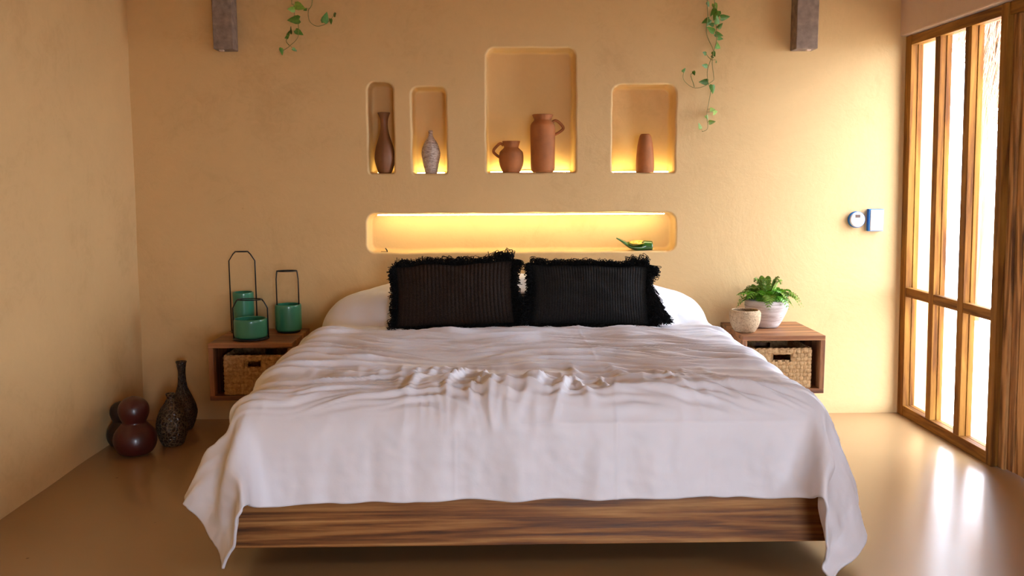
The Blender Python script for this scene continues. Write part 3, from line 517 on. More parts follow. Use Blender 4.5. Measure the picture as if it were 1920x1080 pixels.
-14,0,-1,-1,-1,-1,-1,0,-1,-1,-1,-1,-1,-2,1,3,4,0,-1,-1,0,0,0,0,0,0,0,0,0,0,0,0,0,0,0,0,0,0,0,0,0,0,0,0,0,0,0,0,0,0,0,0,0,0,0,0,0,0,0,0,0,0,0,0,0,0,1,1,-1,-3,-2,-1,1,2,0,1,1,1,0,1,1,0,1,1,1,0,1,1,
-36,-1,1,0,0,0,0,-1,1,0,0,0,0,1,0,0,-1,0,0,0,0,0,0,0,0,0,0,0,0,0,0,0,0,0,0,0,0,0,0,0,0,0,0,0,0,0,0,0,0,0,0,0,0,0,0,0,0,0,0,0,0,0,0,0,0,0,0,0,0,1,0,0,0,-1,0,0,0,-1,1,0,0,0,0,0,0,0,0,0,
-36,0,0,0,0,0,0,0,0,0,0,0,0,1,0,-1,-1,0,0,1,0,0,0,0,0,0,0,0,0,0,0,0,0,0,0,0,0,0,0,0,0,0,0,0,0,0,0,0,0,0,0,0,0,0,0,0,0,0,0,0,0,0,0,0,0,0,-1,0,1,1,0,0,-1,0,0,0,0,0,0,0,-1,1,0,0,-1,1,0,0,
-36,0,-1,1,0,0,0,0,-1,1,0,0,1,0,0,-1,-1,0,1,0,0,0,0,0,0,0,0,0,0,0,0,0,0,0,0,0,0,0,0,0,0,0,0,0,0,0,0,0,0,0,0,0,0,0,0,0,0,0,0,0,0,0,0,0,0,0,0,0,-1,0,1,1,-1,0,0,0,0,0,0,0,0,0,0,0,0,0,0,0,
-36,0,0,-1,1,0,0,0,0,0,0,0,0,1,-1,0,-1,1,0,0,0,0,0,0,0,0,0,0,0,0,0,0,0,0,0,0,0,0,0,0,0,0,0,0,0,0,0,0,0,0,0,0,0,0,0,0,0,0,0,0,0,0,0,0,0,0,0,-1,0,1,0,0,1,-1,0,0,0,0,0,0,0,0,0,-1,1,0,0,0,
-36,0,0,0,0,0,0,0,0,0,0,0,0,-1,1,-1,1,-1,0,0,0,0,0,0,0,0,0,0,0,0,0,0,0,0,0,0,0,0,0,0,0,0,0,0,0,0,0,0,0,0,0,0,0,0,0,0,0,0,0,0,0,0,0,0,0,0,0,0,1,-1,1,-1,1,0,0,0,-1,1,0,-1,1,0,0,0,0,0,0,0,
-36,0,0,0,-1,1,0,0,0,0,0,0,-1,0,0,1,-1,1,0,0,0,0,0,0,0,0,0,0,0,0,0,0,0,0,0,0,0,0,0,0,0,0,0,0,0,0,0,0,0,0,0,0,0,0,0,0,0,0,0,0,0,0,0,0,0,0,0,0,-1,1,-1,0,0,1,0,0,0,0,0,0,0,0,-1,1,0,0,0,0,
-36,0,0,0,0,0,0,0,0,0,0,0,-1,0,0,0,1,-1,1,0,0,0,0,0,0,0,0,0,0,0,0,0,0,0,0,0,0,0,0,0,0,0,0,0,0,0,0,0,0,0,0,0,0,0,0,0,0,0,0,0,0,0,0,0,0,0,0,-1,0,0,0,0,0,0,1,0,0,0,0,0,0,0,0,0,0,0,0,-1,
-36,0,0,0,0,0,0,0,0,0,0,0,1,-1,0,0,-1,0,0,1,0,0,0,0,0,0,0,0,0,0,0,0,0,0,0,0,0,0,0,0,0,0,0,0,0,0,0,0,0,0,0,0,0,0,0,0,0,0,0,0,0,0,0,0,0,0,-1,0,0,0,1,1,-1,1,-1,0,1,-1,0,0,0,0,0,0,0,0,0,0,
-36,0,0,0,0,0,0,0,0,0,0,0,1,0,-1,-1,0,0,1,0,0,0,0,0,0,0,0,0,0,0,0,0,0,0,0,0,0,0,0,0,0,0,0,0,0,0,0,0,0,0,0,0,0,0,0,0,0,0,0,0,0,0,0,0,0,0,0,-1,0,1,0,0,1,-1,0,0,0,0,0,0,0,0,0,0,0,0,-1,1,
-36,0,0,0,0,-1,1,0,0,0,0,1,-1,1,0,-1,-1,1,0,0,0,0,0,0,0,0,0,0,0,0,0,0,0,0,0,0,0,0,0,0,0,0,0,0,0,0,0,0,0,0,0,0,0,0,0,0,0,0,0,0,0,0,0,0,0,0,-1,-1,1,1,1,0,-1,0,1,-1,0,0,0,0,0,0,0,0,0,-1,1,0,
-36,0,0,0,0,0,0,0,1,-1,0,0,0,0,0,1,0,-1,0,0,0,0,0,0,0,0,0,0,0,0,0,0,0,0,0,0,0,0,0,0,0,0,0,0,0,0,0,0,0,0,0,0,0,0,0,0,0,0,0,0,0,0,0,0,0,-1,1,1,0,-1,0,0,1,-1,0,0,0,0,0,0,0,0,0,0,0,0,0,0,
-36,0,0,0,0,0,0,0,0,0,0,0,0,0,1,0,0,1,-2,0,0,0,0,0,0,0,0,0,0,0,0,0,0,0,0,0,0,0,0,0,0,0,0,0,0,0,0,0,0,0,0,0,0,0,0,0,0,0,0,0,0,0,0,0,0,1,0,1,0,-1,0,-1,0,0,0,0,0,0,0,0,0,0,0,0,0,0,0,0,
-37,0,1,0,0,0,0,0,0,0,0,0,0,0,0,0,1,-1,0,-1,0,0,0,0,0,0,0,0,0,0,0,0,0,0,0,0,0,0,0,0,0,0,0,0,0,0,0,0,0,0,0,0,0,0,0,0,0,0,0,0,0,0,0,0,0,0,1,1,0,0,-1,0,0,0,0,0,0,0,0,0,0,-1,1,0,-1,1,0,0,
-36,0,-1,1,0,0,0,0,0,0,0,0,1,-1,0,0,0,0,0,0,0,0,0,0,0,0,0,0,0,0,0,0,0,0,0,0,0,0,0,0,0,0,0,0,0,0,0,0,0,0,0,0,0,0,0,0,0,0,0,0,0,0,0,0,0,0,0,0,0,0,0,0,0,0,0,0,0,0,0,0,0,0,0,0,0,0,0,0,
-36,0,0,-1,1,0,0,0,-1,1,0,0,0,0,0,0,0,0,0,0,0,0,0,0,0,0,0,0,0,0,0,0,0,0,0,0,0,0,0,0,0,0,0,0,0,0,0,0,0,0,0,0,0,0,0,0,0,0,0,0,0,0,0,0,0,0,0,0,0,0,0,0,0,0,0,0,0,0,0,0,0,0,0,0,0,0,0,0,
-36,0,0,0,0,0,0,0,0,0,0,0,0,0,0,0,0,0,0,0,0,0,0,0,0,0,0,0,0,0,0,0,0,0,0,0,0,0,0,0,0,0,0,0,0,0,0,0,0,0,0,0,0,0,0,0,0,0,0,0,0,0,0,0,0,0,0,0,0,0,0,0,0,0,0,0,0,0,0,0,0,0,0,-1,1,0,0,-1,
-37,1,0,0,0,0,-1,1,0,0,0,0,0,0,0,0,0,0,0,0,0,0,0,0,0,0,0,0,0,0,0,0,0,0,0,0,0,0,0,0,0,0,0,0,0,0,0,0,0,0,0,0,0,0,0,0,0,0,0,0,0,0,0,0,0,0,0,0,0,0,0,0,0,0,0,0,0,0,0,0,0,0,0,0,0,0,-1,1,
-36,-1,1,0,-1,1,0,0,0,0,0,0,0,0,0,0,0,0,0,0,0,0,0,0,0,0,0,0,0,0,0,0,0,0,0,0,0,0,0,0,0,0,0,0,0,0,0,0,0,0,0,0,0,0,0,0,0,0,0,0,0,0,0,0,0,0,0,0,0,0,-1,1,0,0,0,0,0,0,0,0,0,0,0,0,0,-1,1,0,
-36,0,0,0,0,0,0,0,0,0,0,0,0,0,-1,1,0,0,0,0,0,0,0,0,0,0,0,0,0,0,0,0,0,0,0,0,0,0,0,0,0,0,0,0,0,0,0,0,0,0,0,0,0,0,0,0,0,0,0,0,0,0,0,0,0,0,0,0,0,0,0,0,0,0,-1,1,0,0,-1,1,-1,1,-1,1,0,0,0,0,
-36,0,-1,1,0,0,0,0,0,0,0,0,0,0,0,0,0,0,0,0,0,0,0,0,0,0,0,0,0,0,0,0,0,0,0,0,0,0,0,0,0,0,0,0,0,0,0,0,0,0,0,0,0,0,0,0,0,0,0,0,0,0,0,0,0,0,0,0,0,-1,1,0,0,0,0,0,-1,1,0,0,0,0,0,0,-1,1,0,-1,
-37,1,0,0,0,0,0,0,0,0,0,0,-1,1,0,-1,0,0,0,0,0,0,0,0,0,0,0,0,0,0,0,0,0,0,0,0,0,0,0,0,0,0,0,0,0,0,0,0,0,0,0,0,0,0,0,0,0,0,0,0,0,0,0,0,0,0,0,0,0,1,0,0,0,0,0,0,0,0,0,0,0,0,0,0,0,0,-1,1,
-36,-1,1,-1,1,-1,1,-1,1,-1,1,0,0,0,0,0,0,0,0,0,0,0,0,0,0,0,0,0,0,0,0,0,0,0,0,0,0,0,0,0,0,0,0,0,0,0,0,0,0,0,0,0,0,0,0,0,0,0,0,0,0,0,0,0,0,0,0,0,0,0,0,0,0,0,0,0,0,0,0,0,0,0,0,0,0,0,0,0,
-36,0,0,0,0,0,0,0,0,0,0,0,0,0,0,0,0,0,0,0,0,0,0,0,0,0,0,0,0,0,0,0,0,0,0,0,0,0,0,0,0,0,0,0,0,0,0,0,0,0,0,0,0,0,0,0,0,0,0,0,0,0,0,0,0,0,0,0,0,0,0,0,0,0,0,0,0,0,0,0,0,-1,1,-1,1,-1,1,-1,
-37,1,-1,1,0,0,0,0,0,0,0,0,0,0,0,0,0,0,0,0,0,0,0,0,0,0,0,0,0,0,0,0,0,0,0,0,0,0,0,0,0,0,0,0,0,0,0,0,0,0,0,0,0,0,0,0,0,0,0,0,0,0,0,0,0,0,0,0,0,0,0,0,-1,1,0,0,0,-1,1,-1,1,0,0,0,0,0,0,0,
-36,0,0,0,-1,1,0,0,0,0,0,0,0,0,0,0,0,0,0,0,0,0,0,0,0,0,0,0,0,0,0,0,0,0,0,0,0,0,0,0,0,0,0,0,0,0,0,0,0,0,0,0,0,0,0,0,0,0,0,0,0,0,0,0,0,0,0,0,0,0,0,0,0,0,0,-1,1,0,0,0,0,0,0,0,0,0,-1,1,
-36,-1,1,0,0,0,-1,1,0,0,0,-1,1,0,0,0,0,0,0,0,0,0,0,0,0,0,0,0,0,0,0,0,0,0,0,0,0,0,0,0,0,0,0,0,0,0,0,0,0,0,0,0,0,0,0,0,0,0,0,0,0,0,0,0,0,0,0,0,0,0,0,0,0,0,0,0,0,0,0,0,0,0,0,0,-1,1,0,0,
-37,1,0,0,0,0,0,0,-1,1,0,0,0,0,0,0,0,0,0,0,0,0,0,0,0,0,0,0,0,0,0,0,0,0,0,0,0,0,0,0,0,0,0,0,0,0,0,0,0,0,0,0,0,0,0,0,0,0,0,0,0,0,0,0,0,0,0,0,0,0,0,0,0,0,0,0,0,0,0,0,-1,1,-1,1,0,0,0,-1,
-36,0,0,-1,1,0,0,0,0,0,0,0,0,0,0,0,0,0,0,0,0,0,0,0,0,0,0,0,0,0,0,0,0,0,0,0,0,0,0,0,0,0,0,0,0,0,0,0,0,0,0,0,0,0,0,0,0,0,0,0,0,0,0,0,0,0,0,0,0,0,0,0,0,-1,1,0,0,0,0,0,0,0,0,0,0,-1,1,0,
-36,0,-1,1,0,-1,1,0,0,0,0,0,0,0,0,0,0,0,0,0,0,0,0,0,0,0,0,0,0,0,0,0,0,0,0,0,0,0,0,0,0,0,0,0,0,0,0,0,0,0,0,0,0,0,0,0,0,0,0,0,0,0,0,0,0,0,0,0,0,0,0,0,0,0,0,0,0,0,-1,1,0,0,0,-1,1,0,-1,1,
-36,-1,1,0,0,0,0,0,0,0,0,0,0,0,0,0,0,-1,0,0,0,0,0,0,0,0,0,0,0,0,0,0,0,0,0,0,0,0,0,0,0,0,0,0,0,0,0,0,0,0,0,0,0,0,0,0,0,0,0,0,0,0,0,0,0,0,0,0,1,0,0,0,0,0,0,0,-1,1,0,0,0,0,0,0,0,0,0,-1,
-37,1,0,0,0,0,0,0,0,0,-1,1,0,0,0,0,-1,1,0,0,0,0,0,0,0,0,0,0,0,0,0,0,0,0,0,0,0,0,0,0,0,0,0,0,0,0,0,0,0,0,0,0,0,0,0,0,0,0,0,0,0,0,0,0,0,0,0,0,-1,1,0,0,0,0,0,0,0,0,0,0,0,-1,1,0,0,0,0,0,
-36,0,0,0,-1,1,0,-1,1,0,0,0,0,0,0,-1,1,0,0,0,0,0,0,0,0,0,0,0,0,0,0,0,0,0,0,0,0,0,0,0,0,0,0,0,0,0,0,0,0,0,0,0,0,0,0,0,0,0,0,0,0,0,0,0,0,0,0,0,0,-1,1,0,0,0,0,0,0,0,0,0,0,0,0,0,-1,1,0,0,
-36,0,0,0,0,0,0,0,0,0,0,0,0,0,-1,1,0,0,0,0,0,0,0,0,0,0,0,0,0,0,0,0,0,0,0,0,0,0,0,0,0,0,0,0,0,0,0,0,0,0,0,0,0,0,0,0,0,0,0,0,0,0,0,0,0,0,0,0,0,0,-1,1,0,0,-1,1,0,0,0,-1,1,0,0,0,0,-1,1,0,
-36,0,0,-1,1,0,0,0,0,0,0,0,0,-1,1,0,0,0,0,0,0,0,0,0,0,0,0,0,0,0,0,0,0,0,0,0,0,0,0,0,0,0,0,0,0,0,0,0,0,0,0,0,0,0,0,0,0,0,0,0,0,0,0,0,0,0,0,0,0,0,0,0,0,0,0,0,0,0,0,0,0,0,-1,1,0,0,-1,1,
-36,0,-1,1,0,0,-1,1,0,-1,1,0,0,0,0,0,0,0,0,0,0,0,0,0,0,0,0,0,0,0,0,0,0,0,0,0,0,0,0,0,0,0,0,0,0,0,0,0,0,0,0,0,0,0,0,0,0,0,0,0,0,0,0,0,0,0,0,0,0,0,0,-1,1,0,0,0,0,0,0,0,0,0,0,0,0,0,0,-1,
-37,0,1,0,0,0,0,0,0,0,0,0,-1,1,0,0,0,0,0,0,0,0,0,0,0,0,0,0,0,0,0,0,0,0,0,0,0,0,0,0,0,0,0,0,0,0,0,0,0,0,0,0,0,0,0,0,0,0,0,0,0,0,0,0,0,0,0,0,0,0,0,0,0,0,0,0,0,-1,1,0,0,0,0,0,0,0,0,0,
-36,0,0,0,0,0,0,0,0,0,0,0,0,0,0,0,0,0,0,0,0,0,0,0,0,0,0,0,0,0,0,0,0,0,0,0,0,0,0,0,0,0,0,0,0,0,0,0,0,0,0,0,0,0,0,0,0,0,0,0,0,0,0,0,0,0,0,0,0,0,0,0,0,0,0,0,0,0,0,0,0,0,0,-1,1,0,0,0,
-36,0,0,0,0,-1,1,0,0,0,0,0,0,0,0,0,0,0,-1,0,0,0,0,0,0,0,0,0,0,0,0,0,0,0,0,0,0,0,0,0,0,0,0,0,0,0,0,0,0,0,0,0,0,0,0,0,0,0,0,0,0,0,0,0,0,0,0,1,0,0,0,0,-1,1,0,0,0,0,0,0,-1,1,0,0,-1,1,0,0,
-36,0,0,0,0,0,0,0,0,0,0,-1,1,0,0,0,0,-1,1,0,0,0,0,0,0,0,0,0,0,0,0,0,0,0,0,0,0,0,0,0,0,0,0,0,0,0,0,0,0,0,0,0,0,0,0,0,0,0,0,0,0,0,0,0,0,0,0,-1,1,0,0,0,0,0,0,0,0,0,0,0,0,0,0,0,0,0,0,0,
-36,0,0,0,-1,1,0,0,-1,1,0,0,0,0,0,0,-1,1,0,0,0,0,0,0,0,0,0,0,0,0,0,0,0,0,0,0,0,0,0,0,0,0,0,0,0,0,0,0,0,0,0,0,0,0,0,0,0,0,0,0,0,0,0,0,0,0,0,0,-1,1,0,0,0,0,0,-1,1,0,0,0,0,0,0,0,0,-1,1,0,
-36,0,0,-1,1,0,0,0,0,0,0,0,0,0,0,-1,1,0,0,0,0,0,0,0,0,0,0,0,0,0,0,0,0,0,0,0,0,0,0,0,0,0,0,0,0,0,0,0,0,0,0,0,0,0,0,0,0,0,0,0,0,0,0,0,0,0,0,0,0,-1,1,0,0,0,0,0,0,0,0,0,0,-1,1,0,0,0,-1,0,
-37,0,0,1,0,0,0,0,0,0,0,0,0,0,-1,1,0,0,0,0,0,0,0,0,0,0,0,0,0,0,0,0,0,0,0,0,0,0,0,0,0,0,0,0,0,0,0,0,0,0,0,0,0,0,0,0,0,0,0,0,0,0,0,0,0,0,0,0,0,0,0,0,0,-1,1,0,0,0,0,0,0,0,0,0,0,0,0,0,
-36,0,0,0,0,0,0,0,0,0,0,0,0,0,0,0,0,0,0,0,0,0,0,0,0,0,0,0,0,0,0,0,0,0,0,0,0,0,0,0,0,0,0,0,0,0,0,0,0,0,0,0,0,0,0,0,0,0,0,0,0,0,0,0,0,0,0,0,0,0,-1,1,0,0,0,0,0,0,-1,1,0,0,-1,1,0,0,0,0,
-36,0,0,0,0,0,0,-1,1,0,0,0,0,-1,1,0,0,0,0,0,0,0,0,0,0,0,0,0,0,0,0,0,0,0,0,0,0,0,0,0,0,0,0,0,0,0,0,0,0,0,0,0,0,0,0,0,0,0,0,0,0,0,0,0,0,0,0,0,0,0,0,0,0,0,0,0,0,0,0,0,0,0,0,0,0,0,0,0,
-36,0,0,0,0,0,0,0,0,0,0,0,0,0,0,0,0,0,0,0,0,0,0,0,0,0,0,0,0,0,0,0,0,0,0,0,0,0,0,0,0,0,0,0,0,0,0,0,0,0,0,0,0,0,0,0,0,0,0,0,0,0,0,0,0,0,0,0,0,0,0,-1,1,0,0,0,0,0,0,0,0,0,0,-1,1,0,0,0,
-36,0,0,0,0,0,-1,1,0,0,-1,1,0,0,0,0,0,0,0,0,0,0,0,0,0,0,0,0,0,0,0,0,0,0,0,0,0,0,0,0,0,0,0,0,0,0,0,0,0,0,0,0,0,0,0,0,0,0,0,0,0,0,0,0,0,0,0,0,0,0,0,0,0,0,0,0,0,0,0,0,0,0,0,0,0,0,0,0,
-36,0,0,0,0,0,0,0,0,0,0,0,0,0,0,0,-1,0,0,0,0,0,0,0,0,0,0,0,0,0,0,0,0,0,0,0,0,0,0,0,0,0,0,0,0,0,0,0,0,0,0,0,0,0,0,0,0,0,0,0,0,0,0,0,0,0,0,0,1,0,0,0,0,0,0,0,0,0,0,-1,1,0,0,0,-1,0,1,0,
-36,0,0,0,0,-1,1,0,0,0,1,-1,-1,1,0,-1,1,0,0,0,0,0,0,0,0,0,0,0,0,0,0,0,0,0,0,0,0,0,0,0,0,0,0,0,0,0,0,0,0,0,0,0,0,0,0,0,0,0,0,0,0,0,0,0,0,0,0,0,-1,1,0,0,0,0,0,0,0,0,0,0,0,0,0,0,0,0,-1,1,
-36,0,0,0,-1,1,0,0,0,0,0,0,0,0,-1,1,0,0,0,0,0,0,0,0,0,0,0,0,0,0,0,0,0,0,0,0,0,0,0,0,0,0,0,0,0,0,0,0,0,0,0,0,0,0,0,0,0,0,0,0,0,0,0,0,0,0,0,0,0,-1,1,0,0,0,0,0,0,0,0,0,0,0,0,0,0,0,0,-1,
-34,-1,-1,0,0,0,0,0,0,0,0,0,0,0,0,0,0,0,0,0,0,0,0,0,0,0,0,0,0,0,0,0,0,0,0,0,0,0,0,0,0,0,0,0,0,0,0,0,0,0,0,0,0,0,0,0,0,0,0,0,0,0,0,0,0,0,0,0,0,0,-1,1,0,0,0,0,0,0,0,0,-1,1,0,0,0,0,0,1,
-33,0,-1,-1,0,0,-1,0,0,0,0,0,0,0,0,0,0,0,0,0,0,0,0,0,0,0,0,0,0,0,0,0,0,0,0,0,0,0,0,0,0,0,0,0,0,0,0,0,0,0,0,0,0,0,0,0,0,0,0,0,0,0,0,0,0,0,0,0,0,0,0,0,0,0,0,0,0,0,0,0,0,0,0,0,0,0,1,-1,
-27,-2,-1,-2,-1,-1,-1,0,-1,0,0,0,1,-1,0,0,0,0,0,0,0,0,0,0,0,0,0,0,0,0,0,0,0,0,0,0,0,0,0,0,0,0,0,0,0,0,0,0,0,0,0,0,0,0,0,0,0,0,0,0,0,0,0,0,0,0,0,0,0,0,0,0,0,1,-1,0,0,0,0,0,1,-1,0,1,0,1,0,1,
-23,-1,-1,-1,-2,-2,-1,-3,0,-1,-1,1,-1,-1,1,-1,0,0,1,0,0,0,0,0,0,0,0,0,0,0,0,0,0,0,0,0,0,0,0,0,0,0,0,0,0,0,0,0,0,0,0,0,0,0,0,0,0,0,0,0,0,0,0,0,0,0,0,0,-1,0,1,-1,1,0,0,1,-1,1,0,0,0,0,1,1,1,1,0,1,
-20,-1,-1,-1,-1,-1,-2,-2,-2,-2,-1,-2,0,0,-1,1,0,0,0,0,0,0,0,0,0,0,0,0,0,0,0,0,0,0,0,0,0,0,0,0,0,0,0,0,0,0,0,0,0,0,0,0,0,0,0,0,0,0,0,0,0,0,0,0,0,0,0,-1,1,0,-1,1,0,0,1,0,1,0,2,1,0,2,0,1,1,0,2,0,
-21,-1,0,-1,-1,-1,-1,0,-3,-2,-2,-1,-2,0,0,-1,1,0,-1,1,0,0,0,0,0,0,0,0,0,0,0,0,0,0,0,0,0,0,0,0,0,0,0,0,0,0,0,0,0,0,0,0,0,0,0,0,0,0,0,0,0,0,0,0,0,0,-1,1,0,-1,1,0,0,1,1,2,1,2,0,2,1,1,2,0,1,1,0,1,
-27,0,-1,0,0,-1,0,-1,0,-1,-1,-2,-1,-1,0,1,-1,1,0,-1,0,0,0,0,0,0,0,0,0,0,0,0,0,0,0,0,0,0,0,0,0,0,0,0,0,0,0,0,0,0,0,0,0,0,0,0,0,0,0,0,0,0,0,0,0,0,1,0,-1,1,-1,0,0,1,1,1,1,1,3,1,2,1,1,1,1,1,1,1,
-30,0,0,1,1,0,1,0,0,0,-3,-2,-1,-1,0,0,1,0,0,0,1,0,0,0,0,0,0,0,0,0,0,0,0,0,0,0,0,0,0,0,0,0,0,0,0,0,-1,0,0,0,0,0,0,0,0,0,0,0,1,0,0,0,0,0,0,0,-1,0,1,-2,0,-1,1,2,1,0,0,0,-1,1,1,1,1,1,1,2,0,1,
-24,1,1,1,0,1,0,-1,-2,-2,-2,-2,-3,0,3,1,0,0,1,0,-1,0,0,0,0,0,0,0,0,0,0,0,0,0,0,0,0,0,0,0,0,0,0,0,0,0,1,0,0,0,0,0,0,0,0,0,0,0,-1,0,0,0,0,0,0,0,1,-1,-1,1,-2,-2,0,2,3,0,0,-1,-1,-2,-1,0,0,1,0,0,2,0,
-16,0,1,-1,0,-1,-3,-3,-2,-3,-1,-2,0,4,6,1,0,-1,0,0,0,0,0,0,0,0,0,0,0,0,0,0,0,0,0,0,0,0,0,0,0,0,0,0,0,0,0,0,0,0,0,0,0,0,0,0,0,0,0,0,0,0,0,0,0,0,0,0,1,0,-1,-6,-4,0,2,4,2,-1,-1,-1,-1,-1,-1,-1,-1,0,-1,0,
-14,-1,-1,-2,-2,-4,-2,-2,-2,-1,-2,1,3,7,6,4,0,0,-2,0,0,0,0,0,0,0,0,0,0,0,0,0,0,0,0,0,0,0,0,0,0,0,0,0,0,0,0,0,0,0,0,0,0,0,0,0,0,0,0,0,0,0,0,0,0,0,1,1,-1,1,-4,-7,-7,-2,1,2,3,3,0,0,0,0,0,-2,0,-2,-1,-1,
-18,-1,-3,-2,-3,-2,-3,0,-1,-1,1,2,6,8,6,4,1,0,0,-1,0,0,0,0,0,0,0,0,0,0,0,0,0,0,0,0,0,0,0,0,0,0,0,0,0,0,0,0,0,0,0,0,0,0,0,0,0,0,0,0,0,0,0,0,0,1,-1,1,1,-3,-5,-6,-7,-5,-2,2,2,2,3,1,2,0,0,1,0,-1,-1,-2,
-23,-2,-2,-2,-3,-1,0,-1,1,0,1,4,6,6,5,6,3,0,0,-1,-1,0,0,0,0,0,0,0,0,0,0,0,0,0,0,0,0,0,0,0,0,0,0,0,0,0,0,0,0,0,0,0,0,0,0,0,0,0,0,0,0,0,0,0,1,0,1,0,-1,-4,-6,-4,-6,-7,-2,-1,1,3,3,3,1,2,0,0,0,0,-2,-3,
-27,-2,-1,-2,0,0,-1,0,-1,1,3,4,7,5,3,4,4,1,0,0,0,-1,0,0,0,0,0,0,0,0,0,0,0,0,0,0,0,0,0,0,0,0,0,0,0,0,0,0,0,0,0,0,0,0,0,0,0,0,0,0,0,0,0,1,0,0,1,-1,-3,-4,-4,-4,-4,-6,-5,-1,0,2,2,3,2,1,1,1,-1,-1,-3,-3,
-30,-1,-1,0,0,-1,1,-1,1,1,3,6,5,3,1,4,3,3,0,1,-1,0,0,0,0,0,0,0,0,0,0,0,0,0,0,0,0,0,0,0,0,0,0,0,0,0,0,0,0,0,0,0,0,0,0,0,0,0,0,0,0,0,0,0,0,1,-1,-1,-3,-5,-3,-1,-2,-6,-6,-3,0,0,2,2,1,2,2,0,-1,-2,-3,-3,
-31,0,-1,-1,0,0,0,0,0,2,5,6,5,1,1,2,4,2,1,0,0,1,0,0,0,0,0,0,0,0,0,0,0,0,0,0,0,0,0,0,0,0,0,0,0,0,0,0,0,0,0,0,0,0,0,0,0,0,0,0,0,0,0,0,0,-1,-1,-2,-2,-4,-2,0,-3,-4,-5,-5,-1,-1,0,1,3,1,1,1,0,-3,-2,-2,
-32,-1,0,1,-1,0,0,1,0,4,4,6,3,1,1,1,3,2,2,0,1,0,0,0,0,1,0,0,0,0,0,0,0,0,0,0,0,0,0,0,0,0,0,0,0,0,0,0,0,0,0,0,0,0,0,0,0,0,0,-1,0,0,0,-1,0,0,-1,-2,-3,-3,-1,-1,-1,-3,-6,-4,-3,0,0,0,0,2,2,1,-1,-1,-2,-2,
-32,0,-1,0,0,0,0,0,2,3,7,4,2,1,0,2,3,2,1,1,0,1,0,1,0,-1,0,0,0,0,0,0,0,0,0,0,0,0,0,0,0,0,0,0,0,0,0,0,0,0,0,0,0,0,0,0,0,0,0,1,0,-1,0,0,-1,-1,-1,-2,-3,-2,-2,0,0,-3,-4,-7,-3,-1,0,0,1,0,2,2,0,-3,-2,0,
196,36,35,35,35,35,35,36,35,35,35,33,29,20,3,0,9,23,23,19,16,13,11,10,8,8,6,6,5,5,4,3,3,3,2,2,1,1,1,1,0,0,1,-1,0,0,-1,-1,-1,-1,-2,-3,-2,-3,-4,-4,-4,-6,-6,-6,-8,-8,-10,-12,-13,-16,-20,-23,-23,-9,0,-4,-20,-30,-33,-35,-35,-35,-36,-35,-35,-35,-35,-36,-35,-35,-35,-36,
-1,0,0,0,0,0,1,-1,0,0,0,0,1,2,15,18,10,-3,-7,-5,-3,-2,-2,-1,-1,-1,0,-1,0,-1,0,0,0,-1,0,0,0,0,0,0,0,0,-1,1,0,0,0,0,0,0,0,1,-1,1,0,1,-1,2,0,0,1,1,1,2,2,3,6,6,2,-10,-18,-13,-3,0,-1,0,0,0,1,0,-1,0,0,1,-1,0,0,1,
0,-1,0,0,1,0,-1,0,0,0,0,1,2,7,14,9,1,-4,-4,-3,-2,-1,-1,-1,0,-1,-1,0,0,-1,0,0,0,0,0,-1,1,0,-1,0,0,0,0,0,0,0,0,0,0,0,0,1,0,0,1,-1,1,0,1,0,1,0,1,2,1,2,2,5,4,-3,-8,-15,-7,-2,0,1,-1,0,0,0,1,0,-1,0,1,-1,0,0,
-1,0,0,1,-1,0,0,0,1,0,0,0,3,8,9,1,-2,-2,-2,-1,-1,-1,0,-1,0,0,0,0,-1,0,0,0,-1,0,0,1,-1,0,1,-1,0,1,0,0,-1,0,0,1,0,-1,1,-1,1,-1,0,1,0,0,0,1,0,1,0,0,1,1,2,1,3,3,-3,-10,-7,-2,-1,-1,1,0,-1,0,0,0,1,-1,0,1,-1,0,
-1,0,1,-1,0,0,0,1,-1,0,0,1,2,4,6,-1,-1,-1,0,0,-1,0,-1,0,0,-1,0,0,0,0,0,-1,1,0,0,-1,0,0,0,1,0,-1,0,0,1,0,0,-1,0,1,0,0,0,0,0,0,0,0,1,0,0,0,0,1,0,0,0,1,0,2,1,-5,-5,-2,0,0,-1,0,1,0,-1,0,0,1,-1,0,1,-1,
-1,0,0,0,0,0,1,-1,0,0,0,1,0,3,2,-1,-1,0,0,0,1,-1,1,-1,0,0,0,0,0,0,-1,1,0,0,-1,1,0,0,0,-1,1,0,0,0,0,-1,1,0,0,0,-1,0,0,1,0,0,0,0,0,0,0,0,1,-1,1,0,0,-1,1,0,1,-2,-2,-1,-1,0,1,-1,0,0,1,-1,0,0,1,-1,0,1,
-1,0,0,0,0,0,0,0,0,0,1,-1,0,0,0,1,0,0,1,-1,0,0,0,1,-1,0,0,0,0,0,1,-1,0,0,1,-1,0,0,0,0,0,0,0,0,0,0,0,0,0,0,0,1,-1,0,0,0,0,0,0,0,0,0,0,0,0,0,0,1,-1,0,0,-1,1,-1,0,0,0,1,-1,0,0,1,-1,0,0,0,0,0,
-1,0,0,0,0,0,-1,1,0,0,-1,0,0,-2,-1,1,0,1,-1,1,-1,1,0,0,0,1,0,-1,0,1,-1,1,-1,0,0,1,0,0,-1,1,-1,0,0,0,0,1,-1,1,0,-1,1,-1,1,-1,1,-1,1,0,-1,0,0,0,0,0,-1,1,0,-1,1,-1,-2,3,0,1,1,0,0,0,0,0,0,0,0,0,0,0,0,0,
-1,0,-1,1,0,0,0,-1,0,1,-1,0,-3,-3,-4,0,3,0,1,0,1,0,0,0,0,0,0,1,0,0,0,0,1,0,0,-1,0,0,1,0,0,0,0,0,0,0,0,-1,0,1,-1,1,-1,1,-1,1,-1,0,0,0,0,-1,0,0,0,-1,-1,1,-2,-1,-1,4,4,2,1,0,0,-1,1,0,0,0,0,0,0,0,0,0,
